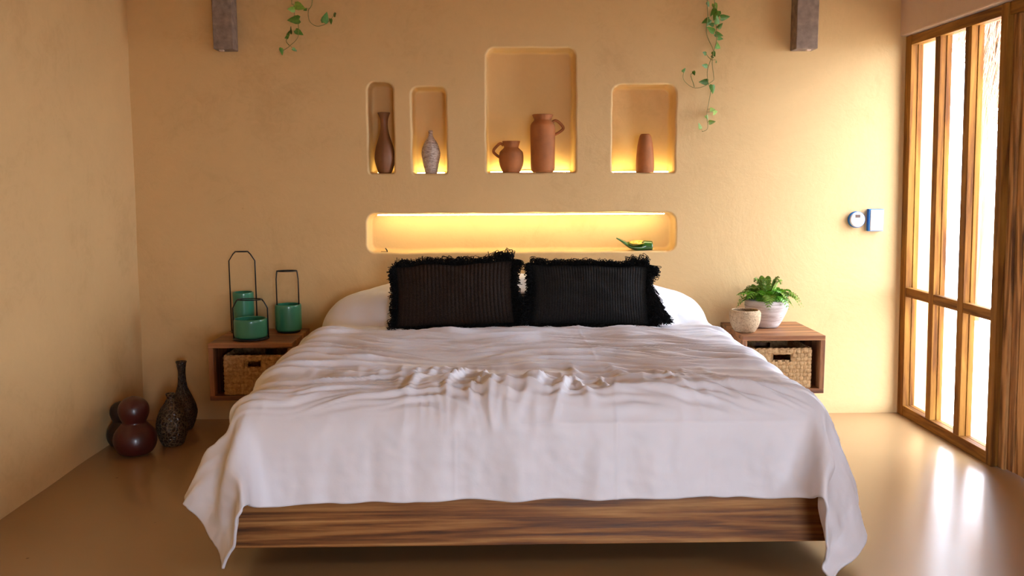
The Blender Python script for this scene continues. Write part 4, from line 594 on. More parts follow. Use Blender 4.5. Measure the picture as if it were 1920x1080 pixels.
-1,0,0,-1,0,1,0,0,0,-1,1,-2,-2,-6,-9,-1,2,3,1,1,1,1,0,1,1,0,0,0,0,0,1,0,-1,1,-1,1,0,0,0,0,0,0,0,0,0,0,0,0,0,0,0,-1,1,-1,0,0,0,0,0,-1,0,0,-1,0,-1,-1,0,-2,-2,-3,1,9,6,3,0,0,0,1,0,0,0,-1,1,0,0,0,0,0,
-2,1,0,0,0,-1,0,0,1,0,-1,0,-2,-8,-13,-6,0,3,3,3,2,1,1,1,0,1,1,0,1,0,0,0,1,-1,1,0,0,0,0,-1,1,0,0,0,0,-1,1,0,0,-1,1,0,-1,0,0,-1,0,0,-1,0,-1,0,-1,-2,-1,-2,-2,-3,-3,1,7,12,7,2,0,1,0,0,0,-1,0,1,0,0,-1,1,0,0,
-1,-1,1,0,0,0,0,0,-1,0,0,0,0,-4,-10,-11,-9,-2,0,3,3,2,2,2,2,1,0,1,1,0,0,1,0,1,0,0,0,0,0,1,-1,0,0,0,0,1,-1,0,0,0,0,-1,1,-1,0,0,-1,-1,0,-1,-1,-2,-2,-1,-3,-3,-4,0,4,8,12,9,4,0,1,-1,0,0,0,1,0,0,0,-1,1,0,0,-1,
-1,0,-1,0,0,1,0,0,0,0,0,0,-1,-1,-3,-6,-8,-12,-7,-5,0,0,1,3,3,2,2,1,0,2,1,0,1,0,1,0,1,0,0,0,0,0,0,0,0,0,0,0,-1,1,-2,1,-1,0,-2,-1,-1,-1,-1,-1,-2,-4,-2,-1,0,1,4,9,10,10,5,2,1,1,0,0,0,0,0,0,0,0,-1,1,0,0,-1,1,
-1,0,0,0,0,-1,0,1,0,0,0,0,-1,-1,1,-1,-3,-5,-8,-9,-10,-7,-4,-1,1,0,0,0,1,2,2,2,1,1,0,1,0,1,0,0,0,1,0,0,-1,0,0,-1,1,-1,0,-2,-1,-1,-1,-2,-2,-1,0,0,-1,1,0,4,9,9,9,7,7,2,0,0,0,0,1,0,0,0,0,0,0,-1,1,0,0,0,0,0,
-2,1,0,0,0,0,0,-1,1,0,0,-1,0,0,1,1,-1,-1,-3,-3,-5,-5,-6,-8,-8,-6,-5,-4,-2,1,1,1,1,0,0,0,0,0,0,0,0,-1,1,-1,1,0,0,0,0,0,0,0,0,0,-1,-2,0,2,4,5,7,7,8,6,4,5,5,1,1,0,-1,0,0,1,-1,1,0,0,-1,0,0,1,0,0,0,-1,1,0,
-1,-1,1,0,0,0,0,0,0,0,0,0,-1,1,0,0,1,-1,1,-1,-1,-1,-2,-4,-4,-3,-3,-2,-4,-5,-5,-4,-4,-3,-1,-2,-2,-1,-1,0,0,0,-1,1,0,0,0,2,0,1,2,3,2,3,5,5,5,4,2,3,3,4,4,2,1,1,0,1,-1,0,0,-1,0,1,0,0,0,0,0,0,0,0,0,0,-1,1,0,0,
-1,0,0,0,0,0,0,1,-1,0,0,0,0,0,0,1,0,0,0,0,0,0,0,-1,-1,-1,0,-1,-1,-3,-2,-3,-2,-1,-1,-1,0,-1,0,-1,0,0,0,0,0,0,1,0,1,1,1,0,2,2,1,4,2,1,1,0,1,1,1,0,0,0,0,0,0,-1,1,-1,0,-1,1,0,0,0,1,-1,0,0,0,0,0,0,0,0,
-1,0,0,0,0,0,0,0,0,0,0,0,0,0,1,0,0,0,0,0,0,0,0,0,0,0,0,0,0,-1,-1,0,0,0,-1,0,0,0,0,0,0,0,0,0,0,0,0,0,0,0,0,1,0,0,1,0,1,0,0,0,0,0,0,0,0,0,0,0,0,0,-1,0,0,0,0,0,0,0,0,0,0,0,0,0,0,0,0,0,
-1,1,-1,0,0,0,1,-1,0,0,0,0,0,0,1,0,0,0,0,0,0,0,0,0,0,0,0,0,0,0,0,0,0,0,0,0,0,0,0,0,0,0,0,0,0,0,0,0,0,0,0,0,0,0,0,0,0,0,0,0,0,0,0,0,0,0,0,-1,0,1,-1,0,0,0,0,0,0,0,0,1,-1,0,0,0,1,-1,0,0,
0,-1,0,0,1,0,-1,0,0,0,0,0,0,0,0,1,0,0,0,0,0,0,0,0,0,0,0,0,0,0,0,0,0,0,0,0,0,0,0,0,0,0,0,0,0,0,0,0,0,0,0,0,0,0,0,0,0,0,0,0,0,0,0,0,0,0,0,0,0,0,0,-1,0,0,0,0,1,-1,0,0,1,-1,0,0,0,1,-1,0,
-1,0,0,1,-1,0,0,1,0,0,-1,0,0,1,0,0,0,0,0,0,0,0,0,0,0,0,0,0,0,0,0,0,0,0,0,0,0,0,0,0,0,0,0,0,0,0,0,0,0,0,0,0,0,0,0,0,0,0,0,0,0,0,0,0,0,0,0,0,0,-1,1,0,-1,1,0,0,-1,1,-1,0,0,1,0,-1,0,0,1,-1,
-1,0,1,-1,0,0,1,-1,0,0,1,-1,1,0,0,0,0,0,0,0,0,0,0,0,0,0,0,0,0,0,0,0,0,0,0,0,0,0,0,0,0,0,0,0,0,0,0,0,0,0,0,0,0,0,0,0,0,0,0,0,0,0,0,0,0,0,0,0,0,0,0,-1,1,-1,0,0,0,0,1,0,-1,0,0,1,-1,0,0,1,
0,0,-1,0,1,0,-1,0,1,-1,0,1,-1,0,1,0,0,0,0,0,0,0,0,0,0,0,0,0,0,0,0,0,0,0,0,0,0,0,0,0,0,0,0,0,0,0,0,0,0,0,0,0,0,0,0,0,0,0,0,0,0,0,0,0,0,0,0,0,0,0,0,0,-1,0,0,1,0,-1,0,0,1,0,-1,0,1,-1,0,0,
-1,0,1,0,-1,0,1,0,-1,1,0,0,0,0,0,0,0,0,0,0,0,0,0,0,0,0,0,0,0,0,0,0,0,0,0,0,0,0,0,0,0,0,0,0,0,0,0,0,0,0,0,0,0,0,0,0,0,0,0,0,0,0,0,0,0,0,0,0,0,0,0,0,0,0,0,-1,0,1,0,-1,0,0,1,-1,0,1,0,-1,
0,0,-1,0,1,0,-1,0,1,-1,1,-1,1,0,0,0,0,0,0,0,0,0,0,0,0,0,0,0,0,0,0,0,0,0,0,0,0,0,0,0,0,0,0,0,0,0,0,0,0,0,0,0,0,0,0,0,0,0,0,0,0,0,0,0,0,0,0,0,0,0,0,0,0,0,0,0,0,-1,0,1,0,-1,0,1,0,-1,0,1,
-1,1,0,0,-1,1,0,0,-1,1,-1,1,0,0,0,0,0,0,0,0,0,0,0,0,0,0,0,0,0,0,0,0,0,0,0,0,0,0,0,0,0,0,0,0,0,0,0,0,0,0,0,0,0,0,0,0,0,0,0,0,0,0,0,0,0,0,0,0,0,0,0,0,0,0,-1,0,0,1,0,0,-1,1,0,0,-1,1,0,0,
0,-1,1,0,0,-1,0,1,0,0,0,0,0,0,0,0,0,0,0,0,0,0,0,0,0,0,0,0,0,0,0,0,0,0,0,0,0,0,0,0,0,0,0,0,0,0,0,0,0,0,0,0,0,0,0,0,0,0,0,0,0,0,0,0,0,0,0,0,0,0,0,0,0,-1,1,0,0,0,-1,0,1,0,-1,0,1,0,-1,0,
0,0,-1,1,0,0,0,-1,1,0,0,0,0,0,0,0,0,0,0,0,0,0,0,0,0,0,0,0,0,0,0,0,0,0,0,0,0,0,0,0,0,0,0,0,0,0,0,0,0,0,0,0,0,0,0,0,0,0,0,0,0,0,0,0,0,0,0,0,0,0,0,0,0,0,0,-1,0,0,1,0,0,-1,1,0,0,-1,1,0,
0,0,0,-1,1,0,0,0,-1,0,1,0,0,0,0,0,0,0,0,0,0,0,0,0,0,0,0,0,0,0,0,0,0,0,0,0,0,0,0,0,0,0,0,0,0,0,0,0,0,0,0,0,0,0,0,0,0,0,0,0,0,0,0,0,0,0,0,0,0,0,0,0,0,0,0,0,0,0,0,0,-1,1,0,0,-1,1,0,0,
-1,1,0,0,-1,1,0,0,0,0,0,0,0,0,0,0,0,0,0,0,0,0,0,0,0,0,0,0,0,0,0,0,0,0,0,0,0,0,0,0,0,0,0,0,0,0,0,0,0,0,0,0,0,0,0,0,0,0,0,0,0,0,0,0,0,0,0,0,0,1,-1,0,0,0,0,0,0,0,0,-1,1,0,0,-1,1,0,0,-1,
0,0,0,0,0,0,0,0,0,0,0,0,0,0,0,0,0,0,0,0,0,0,0,0,0,0,0,0,0,0,0,0,0,0,0,0,0,0,0,0,0,0,0,0,0,0,0,0,0,0,0,0,0,0,0,0,0,0,0,0,0,0,0,0,0,0,0,0,0,0,0,0,0,0,-1,1,0,0,-1,1,0,0,0,0,0,0,-1,1,
0,0,0,0,0,-1,1,0,0,0,0,0,0,0,0,0,0,0,0,0,0,0,0,0,0,0,0,0,0,0,0,0,0,0,0,0,0,0,0,0,0,0,0,0,0,0,0,0,0,0,0,0,0,0,0,0,0,0,0,0,0,0,0,0,0,0,0,0,0,0,0,0,0,0,0,0,0,-1,1,0,0,0,-1,1,0,0,0,0,
0,-1,1,0,0,0,0,0,0,0,-1,1,0,0,0,0,0,0,0,0,0,0,0,0,0,0,0,0,0,0,0,0,0,0,0,0,0,0,0,0,0,0,0,0,0,0,0,0,0,0,0,0,0,0,0,0,0,0,0,0,0,0,0,0,0,0,0,0,0,0,0,0,-1,1,0,0,0,0,0,0,0,0,0,0,0,-1,1,0,
0,0,0,0,0,0,0,0,0,0,0,0,0,0,0,0,0,0,0,0,0,0,0,0,0,0,0,0,0,0,0,0,0,0,0,0,0,0,0,0,0,0,0,0,0,0,0,0,0,0,0,0,0,0,0,0,0,0,0,0,0,0,0,0,0,0,0,0,0,0,0,0,0,0,0,0,0,0,0,0,0,-1,1,0,0,0,0,0,
0,0,0,0,0,0,-1,1,0,0,0,0,0,0,0,0,0,0,0,0,0,0,0,0,0,0,0,0,0,0,0,0,0,0,0,0,0,0,0,0,0,0,0,0,0,0,0,0,0,0,0,0,0,0,0,0,0,0,0,0,0,0,0,0,0,0,0,0,0,0,0,0,0,0,0,0,-1,1,0,0,0,0,0,0,0,0,0,0,
0,0,0,0,0,0,0,0,0,0,0,0,0,0,0,0,0,0,0,0,0,0,0,0,0,0,0,0,0,0,0,0,0,0,0,0,0,0,0,0,0,0,0,0,0,0,0,0,0,0,0,0,0,0,0,0,0,0,0,0,0,0,0,0,0,0,0,0,0,0,0,0,0,0,0,0,0,0,0,0,0,0,0,0,-1,1,0,0,
0,0,0,0,0,0,0,0,0,0,0,0,0,0,0,0,0,0,0,0,0,0,0,0,0,0,0,0,0,0,0,0,0,0,0,0,0,0,0,0,0,0,0,0,0,0,0,0,0,0,0,0,0,0,0,0,0,0,0,0,0,0,0,0,0,0,0,0,0,0,0,0,0,0,0,0,0,0,0,0,0,0,0,0,0,0,0,0,
0,0,-1,1,0,0,0,0,0,0,0,0,0,0,0,0,0,0,0,0,0,0,0,0,0,0,0,0,0,0,0,0,0,0,0,0,0,0,0,0,0,0,0,0,0,0,0,0,0,0,0,0,0,0,0,0,0,0,0,0,0,0,0,0,0,0,0,0,0,0,0,0,0,0,0,0,0,0,0,0,-1,1,0,0,0,0,0,0,
0,0,0,0,0,0,0,0,0,0,0,-1,1,0,0,0,0,0,0,0,0,0,0,0,0,0,0,0,0,0,0,0,0,0,0,0,0,0,0,0,0,0,0,0,0,0,0,0,0,0,0,0,0,0,0,0,0,0,0,0,0,0,0,0,0,0,0,0,0,0,0,0,0,0,0,0,0,0,0,0,0,0,0,0,0,0,0,0,
0,0,0,0,0,0,0,0,0,0,0,0,0,0,0,0,0,0,0,0,0,0,0,0,0,0,0,0,0,0,0,0,0,0,0,0,0,0,0,0,0,0,0,0,0,0,0,0,0,0,0,0,0,0,0,0,0,0,0,0,0,0,0,0,0,0,0,1,-1,0,0,0,0,0,0,-1,1,0,0,0,0,0,0,0,0,0,0,-1,
0,0,0,0,0,0,0,0,0,0,0,0,0,0,0,0,0,0,0,0,0,0,0,0,0,0,0,0,0,0,0,0,0,0,0,0,0,0,0,0,0,0,0,0,0,0,0,0,0,0,0,0,0,0,0,0,0,0,0,0,0,0,0,0,0,0,0,0,0,0,0,0,0,0,0,0,0,0,0,0,0,0,0,0,0,0,0,0,
0,0,0,0,0,0,0,0,0,0,0,1,-1,0,0,0,0,0,0,0,0,0,0,0,0,0,0,0,0,0,0,0,0,0,0,0,0,0,0,0,0,0,0,0,0,0,0,0,0,0,0,0,0,0,0,0,0,0,0,0,0,0,0,0,0,0,0,0,0,0,0,0,0,0,0,0,0,0,0,0,0,0,0,0,0,0,0,0,
0,0,0,0,0,0,0,0,0,0,0,0,0,0,0,0,0,0,0,0,0,0,0,0,0,0,0,0,0,0,0,0,0,0,0,0,0,0,0,0,0,0,0,0,0,0,0,0,0,0,0,0,0,0,0,0,0,0,0,0,0,0,0,0,0,0,0,-1,1,0,0,0,0,0,0,0,0,0,0,0,0,0,0,0,0,0,0,0,
0,0,0,0,0,0,0,0,0,0,0,0,0,0,0,0,0,1,-1,0,0,0,0,0,0,0,0,0,0,0,0,0,0,0,0,0,0,0,0,0,0,0,0,0,0,0,0,0,0,0,0,0,0,0,0,0,0,0,0,0,0,0,0,0,0,0,0,0,0,0,0,0,0,0,0,0,0,0,0,0,0,0,0,-1,1,0,0,0,
0,0,0,0,0,0,0,0,0,0,0,0,0,0,0,0,0,-1,1,0,0,0,0,0,0,0,0,0,0,0,0,0,0,0,0,0,0,0,0,0,0,0,0,0,0,0,0,0,0,0,0,0,0,0,0,0,0,0,0,0,0,0,0,0,0,0,0,0,0,0,0,0,0,0,0,0,0,0,0,0,0,0,0,0,0,0,0,0,
0,0,0,0,0,0,0,0,0,0,0,0,0,0,0,0,0,0,0,0,0,0,0,0,0,0,0,0,0,0,0,0,0,0,0,0,0,0,0,0,0,0,0,0,0,0,0,0,0,0,0,0,0,0,0,0,0,0,0,0,0,0,0,0,0,0,0,1,-1,0,0,0,0,0,0,0,0,0,0,-1,1,0,0,0,0,0,0,0,
0,0,0,0,0,0,0,0,0,0,0,0,0,0,0,0,0,0,0,0,0,0,0,0,0,0,0,0,0,0,0,0,0,0,0,0,0,0,0,0,0,0,0,0,0,0,0,0,0,0,0,0,0,0,0,0,0,0,0,0,0,0,0,0,0,0,0,0,0,0,0,0,0,0,0,0,0,0,0,0,0,0,0,0,0,0,-1,1,
0,0,0,0,0,0,0,0,0,0,0,0,0,0,0,0,0,0,0,0,0,0,0,0,0,0,0,0,0,0,0,0,0,0,0,0,0,0,0,0,0,0,0,0,0,0,0,0,0,0,0,0,0,0,0,0,0,0,0,0,0,0,0,0,0,0,0,0,0,0,0,0,0,0,0,0,0,0,0,0,0,0,0,0,0,0,0,0,
1,-1,1,-1,0,0,0,0,0,0,0,0,0,0,0,0,0,0,0,0,0,0,0,0,0,0,0,0,0,0,0,0,0,0,0,0,0,0,0,0,0,0,0,0,0,0,0,0,0,0,0,0,0,0,0,0,0,0,0,0,0,0,0,0,0,0,0,0,0,0,0,0,0,-1,1,0,0,0,0,0,0,0,-1,1,0,0,0,0,
0,1,-1,0,0,0,0,-1,1,0,0,0,0,0,0,0,0,0,0,0,0,0,0,0,0,0,0,0,0,0,0,0,0,0,0,0,0,0,0,0,0,0,0,0,0,0,0,0,0,0,0,0,0,0,0,0,0,0,0,0,0,0,0,0,0,0,0,0,0,0,0,0,0,0,0,0,0,0,-1,1,0,0,0,0,0,0,0,0,
2,-1,0,-1,0,0,0,0,0,0,0,0,0,0,0,0,0,1,-1,0,0,0,0,0,0,0,0,0,0,0,0,0,0,0,0,0,0,0,0,0,0,0,0,0,0,0,0,0,0,0,0,0,0,0,0,0,0,0,0,0,0,0,0,0,0,0,0,0,0,0,0,0,0,0,0,0,0,0,0,0,0,0,0,0,0,0,0,0,
4,-1,-1,0,-1,-1,0,0,0,0,0,0,0,0,0,0,0,0,0,0,0,0,0,0,0,0,0,0,0,0,0,0,0,0,0,0,0,0,0,0,0,0,0,0,0,0,0,0,0,0,0,0,0,0,0,0,0,0,0,0,0,0,0,0,0,0,0,0,0,0,0,0,0,0,0,0,0,-1,1,0,0,0,0,0,0,0,1,0,
6,-1,-1,-1,0,-1,-1,0,-1,0,0,0,0,0,0,0,0,0,0,0,0,0,0,0,0,0,0,0,0,0,0,0,0,0,0,0,0,0,0,0,0,0,0,0,0,0,0,0,0,0,0,0,0,0,0,0,0,0,0,0,0,0,0,0,0,0,0,0,0,0,0,0,0,0,-1,1,-1,1,0,0,0,0,0,0,0,0,1,0,
8,0,-1,0,-2,0,-1,-2,-1,-1,0,0,0,0,0,0,1,-1,1,0,0,0,0,0,0,0,0,0,0,0,0,0,0,0,0,0,0,0,0,0,0,0,0,0,0,0,0,0,0,0,0,0,0,0,0,0,0,0,0,0,0,0,0,0,0,0,0,-1,1,-1,0,-1,1,0,0,0,0,0,0,0,0,0,1,1,0,0,0,0,
10,0,0,-2,0,-1,-1,-1,-1,-2,-1,-1,0,0,0,0,0,1,1,0,0,0,0,0,0,0,0,0,0,0,0,0,0,0,0,0,0,0,0,0,0,0,0,0,0,0,0,0,0,0,0,0,0,0,0,0,0,0,0,0,0,0,0,0,0,0,0,-1,-1,0,0,0,-1,1,0,0,1,0,1,0,0,1,0,0,1,0,0,1,
9,-1,-1,1,-1,0,-1,-1,-2,0,-2,-2,-2,1,1,0,0,0,0,1,0,0,0,0,0,0,0,0,0,0,0,0,0,0,0,0,0,0,0,0,0,0,0,0,0,0,0,0,0,0,0,0,0,0,0,0,0,0,0,0,0,0,0,0,0,0,-1,0,0,0,-1,0,0,-1,2,1,2,1,0,0,1,0,1,0,0,0,0,0,
2,0,0,-1,-1,-1,-1,0,-1,-2,-1,-2,1,1,0,0,0,0,1,0,0,0,0,0,0,0,0,0,0,0,0,0,0,0,0,0,0,0,0,0,0,0,0,0,0,0,0,0,0,0,0,0,0,0,0,0,0,0,0,0,0,0,0,0,0,0,0,-1,0,0,1,0,-1,1,1,1,2,1,1,2,0,1,0,0,1,1,0,0,
-6,-1,-1,-2,0,-1,0,-2,0,-1,0,2,1,0,-1,-1,-1,0,0,1,0,0,0,0,0,0,0,0,0,0,0,0,0,0,-1,0,0,0,0,0,0,0,0,0,0,0,0,0,0,0,0,0,0,0,1,0,0,0,0,0,0,0,0,0,0,0,0,-1,0,1,1,2,1,-1,-1,2,1,2,2,1,2,1,1,1,0,1,1,0,
-15,-1,0,0,-1,-1,0,0,0,1,1,0,1,-1,-3,-1,-1,0,0,-1,0,0,0,0,0,0,0,0,0,0,0,0,0,0,1,0,0,0,0,0,0,0,0,0,0,0,0,0,0,0,0,0,0,0,-1,0,0,0,0,0,0,0,0,0,0,0,0,1,0,1,3,3,0,0,0,0,0,1,2,1,2,1,2,1,1,1,1,2,
-19,0,-1,1,0,0,0,1,1,1,0,2,-2,-4,-6,-3,0,0,0,1,0,0,0,0,0,0,0,0,0,0,0,0,0,0,0,0,0,0,0,0,0,0,0,0,0,0,0,0,0,0,0,0,0,0,0,0,0,0,0,0,0,0,0,0,0,0,0,0,0,0,3,5,5,1,-1,-1,-1,1,0,2,0,1,1,1,2,1,1,1,
-20,0,1,-1,1,2,1,0,1,1,0,-1,-3,-7,-5,-3,0,0,0,0,0,0,0,0,0,0,0,0,0,0,0,0,0,0,0,0,0,0,0,0,0,0,0,0,0,0,0,0,0,0,0,0,0,0,0,0,0,0,0,0,0,0,0,0,0,0,0,0,0,0,2,7,7,3,0,-1,0,-2,0,0,0,0,1,1,0,1,1,1,
-19,1,0,1,1,1,0,1,0,0,1,-3,-6,-7,-5,-1,0,0,0,-1,0,1,0,0,0,0,0,0,0,0,0,0,0,0,0,0,0,0,0,0,0,0,0,0,0,0,0,0,0,0,0,0,0,0,0,0,0,0,0,0,0,0,0,0,-1,0,0,0,0,1,3,5,7,5,2,0,-2,0,-1,-1,0,0,-1,0,0,1,0,1,
-18,0,1,1,1,0,1,1,0,0,-2,-4,-6,-6,-2,-2,-1,0,0,0,0,0,0,0,0,0,0,0,0,0,0,0,0,0,0,0,0,0,0,0,0,0,0,0,0,0,0,0,0,0,0,0,0,0,0,0,0,0,0,0,0,0,0,0,1,-1,0,0,1,1,1,3,6,6,4,0,1,-2,-1,-1,0,-1,0,0,1,-1,2,1,
-17,1,0,1,0,1,0,0,0,-1,-2,-5,-6,-4,-2,-1,-1,0,0,0,0,0,0,0,0,0,0,0,0,0,0,0,0,0,0,0,0,0,0,0,0,0,0,0,0,0,0,0,0,0,0,0,0,0,0,0,0,0,0,0,0,0,0,0,-1,1,0,0,0,1,2,3,4,7,4,2,-1,1,-2,0,-2,1,-1,0,0,1,2,4,
-16,1,0,0,1,-1,1,0,0,-1,-4,-5,-5,-3,-1,-1,-1,-1,0,0,0,0,0,0,0,0,0,0,0,0,0,0,0,0,0,0,0,0,0,0,0,0,0,0,0,0,0,0,0,0,0,0,0,0,0,0,0,0,0,0,0,0,0,0,0,0,0,1,0,2,1,1,3,6,5,3,1,0,0,-2,0,-1,0,0,0,2,4,6,
-15,0,1,0,-1,1,-1,1,-1,-2,-4,-5,-5,-1,-2,-1,-1,0,0,0,0,0,0,0,0,0,0,0,0,0,0,0,0,0,0,0,0,0,0,0,0,0,0,0,0,0,0,0,0,0,0,0,0,0,0,0,0,0,0,0,0,0,0,0,0,0,0,0,1,1,2,0,3,4,7,3,2,0,0,0,0,-1,-1,0,0,3,5,6,
-15,0,0,1,0,0,0,-1,0,-3,-5,-6,-2,-2,0,-1,0,-1,-1,0,1,-1,0,0,0,0,0,0,0,0,0,0,0,0,0,0,0,0,0,0,0,0,0,0,0,0,0,0,0,0,0,0,0,0,0,0,0,0,0,0,0,0,0,0,1,0,0,0,1,1,1,1,1,4,5,6,2,0,0,0,0,-1,0,-1,2,3,5,5,
-14,0,0,-1,1,-1,1,0,-2,-4,-4,-5,-3,0,-1,0,-2,-1,1,0,-1,0,0,0,0,0,0,0,0,0,0,0,0,0,0,0,0,0,0,0,0,0,0,0,0,0,0,0,0,0,0,0,0,0,0,0,0,0,0,0,0,0,0,0,0,0,0,1,1,2,0,0,1,3,6,5,3,1,0,0,0,0,-1,0,1,4,4,5,
]
def duvet():
    NX, NY = 88, 68
    d = np.array(CLOTH, dtype=np.int32).reshape(3, NY, NX).transpose(1, 2, 0)     # millimetres, as differences along both directions
    a = np.cumsum(np.cumsum(d, axis=0), axis=1)/1000.
    xs = np.linspace(-1.48, 1.59, NX); ysr = np.linspace(.02, 2.44, NY)     # rest lengths across / along from the wall
    # loosen the two corners (real drape leans outwards there)
    a = shape_corners(a, xs, ysr)
    K = 6
    def up(g, ax, k):
        g = np.moveaxis(g, ax, 0); n = g.shape[0]
        gp = np.concatenate([2*g[:1]-g[1:2], g, 2*g[-1:]-g[-2:-1]]); out = []
        for s in range(k):
            t = s/k
            w = [(-t+2*t*t-t**3)/2, (2-5*t*t+3*t**3)/2, (t+4*t*t-3*t**3)/2, (-t*t+t**3)/2]
            out.append(w[0]*gp[0:n-1]+w[1]*gp[1:n]+w[2]*gp[2:n+1]+w[3]*gp[3:n+2])
        r = np.stack(out, 1).reshape((-1,)+g.shape[1:]); r = np.concatenate([r, g[-1:]]); return np.moveaxis(r, 0, ax)
    a = up(up(a, 0, K), 1, K)
    U = up(xs[:, None], 0, K)[:, 0]; V = up(ysr[:, None], 0, K)[:, 0]
    U, V = np.meshgrid(U, V)
    du = np.gradient(a, axis=1); dv = np.gradient(a, axis=0); nrm = np.cross(du, -dv); nrm /= np.linalg.norm(nrm, axis=2, keepdims=True)+1e-9
    nrm *= np.sign(nrm[40:240, 240, 2].mean())
    sm = lambda x, lo, hi: np.clip((x-lo)/(hi-lo), 0, 1)**2*(3-2*np.clip((x-lo)/(hi-lo), 0, 1))
    h = np.zeros_like(U)
    top = sm(V, .45, .75)*(1-sm(V, 2.02, 2.16))
    # long creases running across the bed, sagging towards the foot on the right
    skew = V - .16*np.maximum(U-.1, 0)*1.3 + .05*np.maximum(-U-.2, 0)
    warp = .09*noise2(U*1.6, V*1.6, 4)+.03*noise2(U*4.2, V*4.2, 9)
    def ridge(n, w): return np.exp(-(n/w)**2)
    gate = lambda s, f: sm(noise2(U*f+s, V*f*1.6, 90+s), -.45, .15)
    for fu, fv, w, amp, s in ((.7, 6.5, .15, .021, 1), (1.0, 11., .17, .017, 2), (1.5, 18., .20, .011, 3), (2.2, 27., .24, .0055, 4)):
        h += top*amp*gate(s, 1.3)*ridge(noise2(U*fu+s*3.7, (skew+warp)*fv, s), w)
        h += top*amp*.5*noise2(U*fu*1.3+s*2.1, (skew+warp)*fv*.8, s+10)
    # short folds pulled towards the foot, in the middle
    m = np.exp(-((U-.0)/.62)**2)*sm(V, 1.50, 1.80)*(1-sm(V, 2.06, 2.24))
    for fu, fv, w, amp, s in ((5.5, 1.3, .18, .026, 21), (9.5, 1.9, .20, .018, 22), (16., 3., .22, .007, 23)):
        h += m*amp*gate(s, 2.)*ridge(noise2((U-.22*(V-1.7)*(U-.1)+.05*noise2(U*3, V*3, 6))*fu, V*fv, s), w)
    h += .006*sm(V, .5, .7)*(1-sm(V, 2.0, 2.2))*noise2(U*1.8, V*2.3, 77)
    # bunching beside and in front of the cushions
    m = np.exp(-((V-.62)/.16)**2)
    h += m*.010*(np.clip(1-np.abs(noise2(U*3.2, V*11+U*1.5, 31)), 0, 1)**2-.4)
    # front drop: soft vertical folds, stronger towards the hem, flat fold marks of new linen
    fr = sm(V, 2.10, 2.28)
    for fu, amp, sd in ((3.1, .018, 41), (6.5, .012, 42), (13., .005, 43)):
        h += fr*amp*sm(V, 2.1, 2.44)*noise2(U*fu+.4*noise2(U*2, V*2.5, 7), V*1.3, sd)
        h += fr*amp*.55*noise2(U*fu*1.4+V*1.1, V*2.2, sd+7)
    for c in (-.27, .30, .62): h += fr*.0013*np.exp(-((U-c)/.005)**2)
    h += .0022*np.exp(-((V-2.17)/.006)**2)*sm(U, -.1, 0)*(1-sm(U, .9, 1.0))
    h += sm(V, .5, .7)*.0018*np.exp(-((U-.30)/.006)**2)
    # side drops
    sd = sm(np.abs(U-.0), 1.08, 1.22)
    h += sd*.010*noise2(V*4.5, U*1.5, 51)+sd*.006*noise2(V*10, U*2.4, 52)
    # pillow hump: radiating tucks at its ends
    hp = 1-sm(V, .45, .62)
    h += hp*(.012*noise2(U*2.6+V*2.5, V*5.5, 61)+.006*noise2(U*7-V*4, V*8, 62))
    # general softness
    h += .004*noise2(U*2.1, V*2.1, 71)+.0015*noise2(U*25, V*25, 72)
    corner = sm(V, 2.12, 2.25)*np.maximum(np.exp(-((U+1.10)/.13)**2), np.exp(-((U-1.10)/.13)**2))
    h *= 1-.8*corner
    # hem waviness + thin stitched edge
    P = a+nrm*h[..., None]
    hem = fr*sm(V, 2.30, 2.44)
    P[..., 2] += hem*(.012*noise2(U*2.8, V*0+3, 81)+.008*noise2(U*7, V*0+5, 82))
    P[..., 2] = np.maximum(P[..., 2], .012)
    ny, nx = U.shape; idx = np.arange(ny*nx).reshape(ny, nx)
    f = np.stack([idx[:-1, :-1], idx[1:, :-1], idx[1:, 1:], idx[:-1, 1:]], -1).reshape(-1, 4)
    me = bpy.data.meshes.new('duvet'); me.vertices.add(ny*nx); me.vertices.foreach_set('co', P.reshape(-1).astype(np.float32))
    me.loops.add(f.size); me.loops.foreach_set('vertex_index', f.reshape(-1).astype(np.int32))
    me.polygons.add(len(f)); me.polygons.foreach_set('loop_start', np.arange(0, f.size, 4, dtype=np.int32)); me.update(calc_edges=True)
    me.polygons.foreach_set('use_smooth', [True]*len(f)); me.materials.append(M['cotton'])
    o = bpy.data.objects.new('duvet', me); COL.objects.link(o); o.location = (BX, -.02, .006)
    s = o.modifiers.new('thickness', 'SOLIDIFY'); s.thickness = .009; s.offset = -1 if me.polygons[20000].normal.z > 0 else 1
    tag(o, 'rumpled white cotton duvet draped over the wide bed', 'duvet')
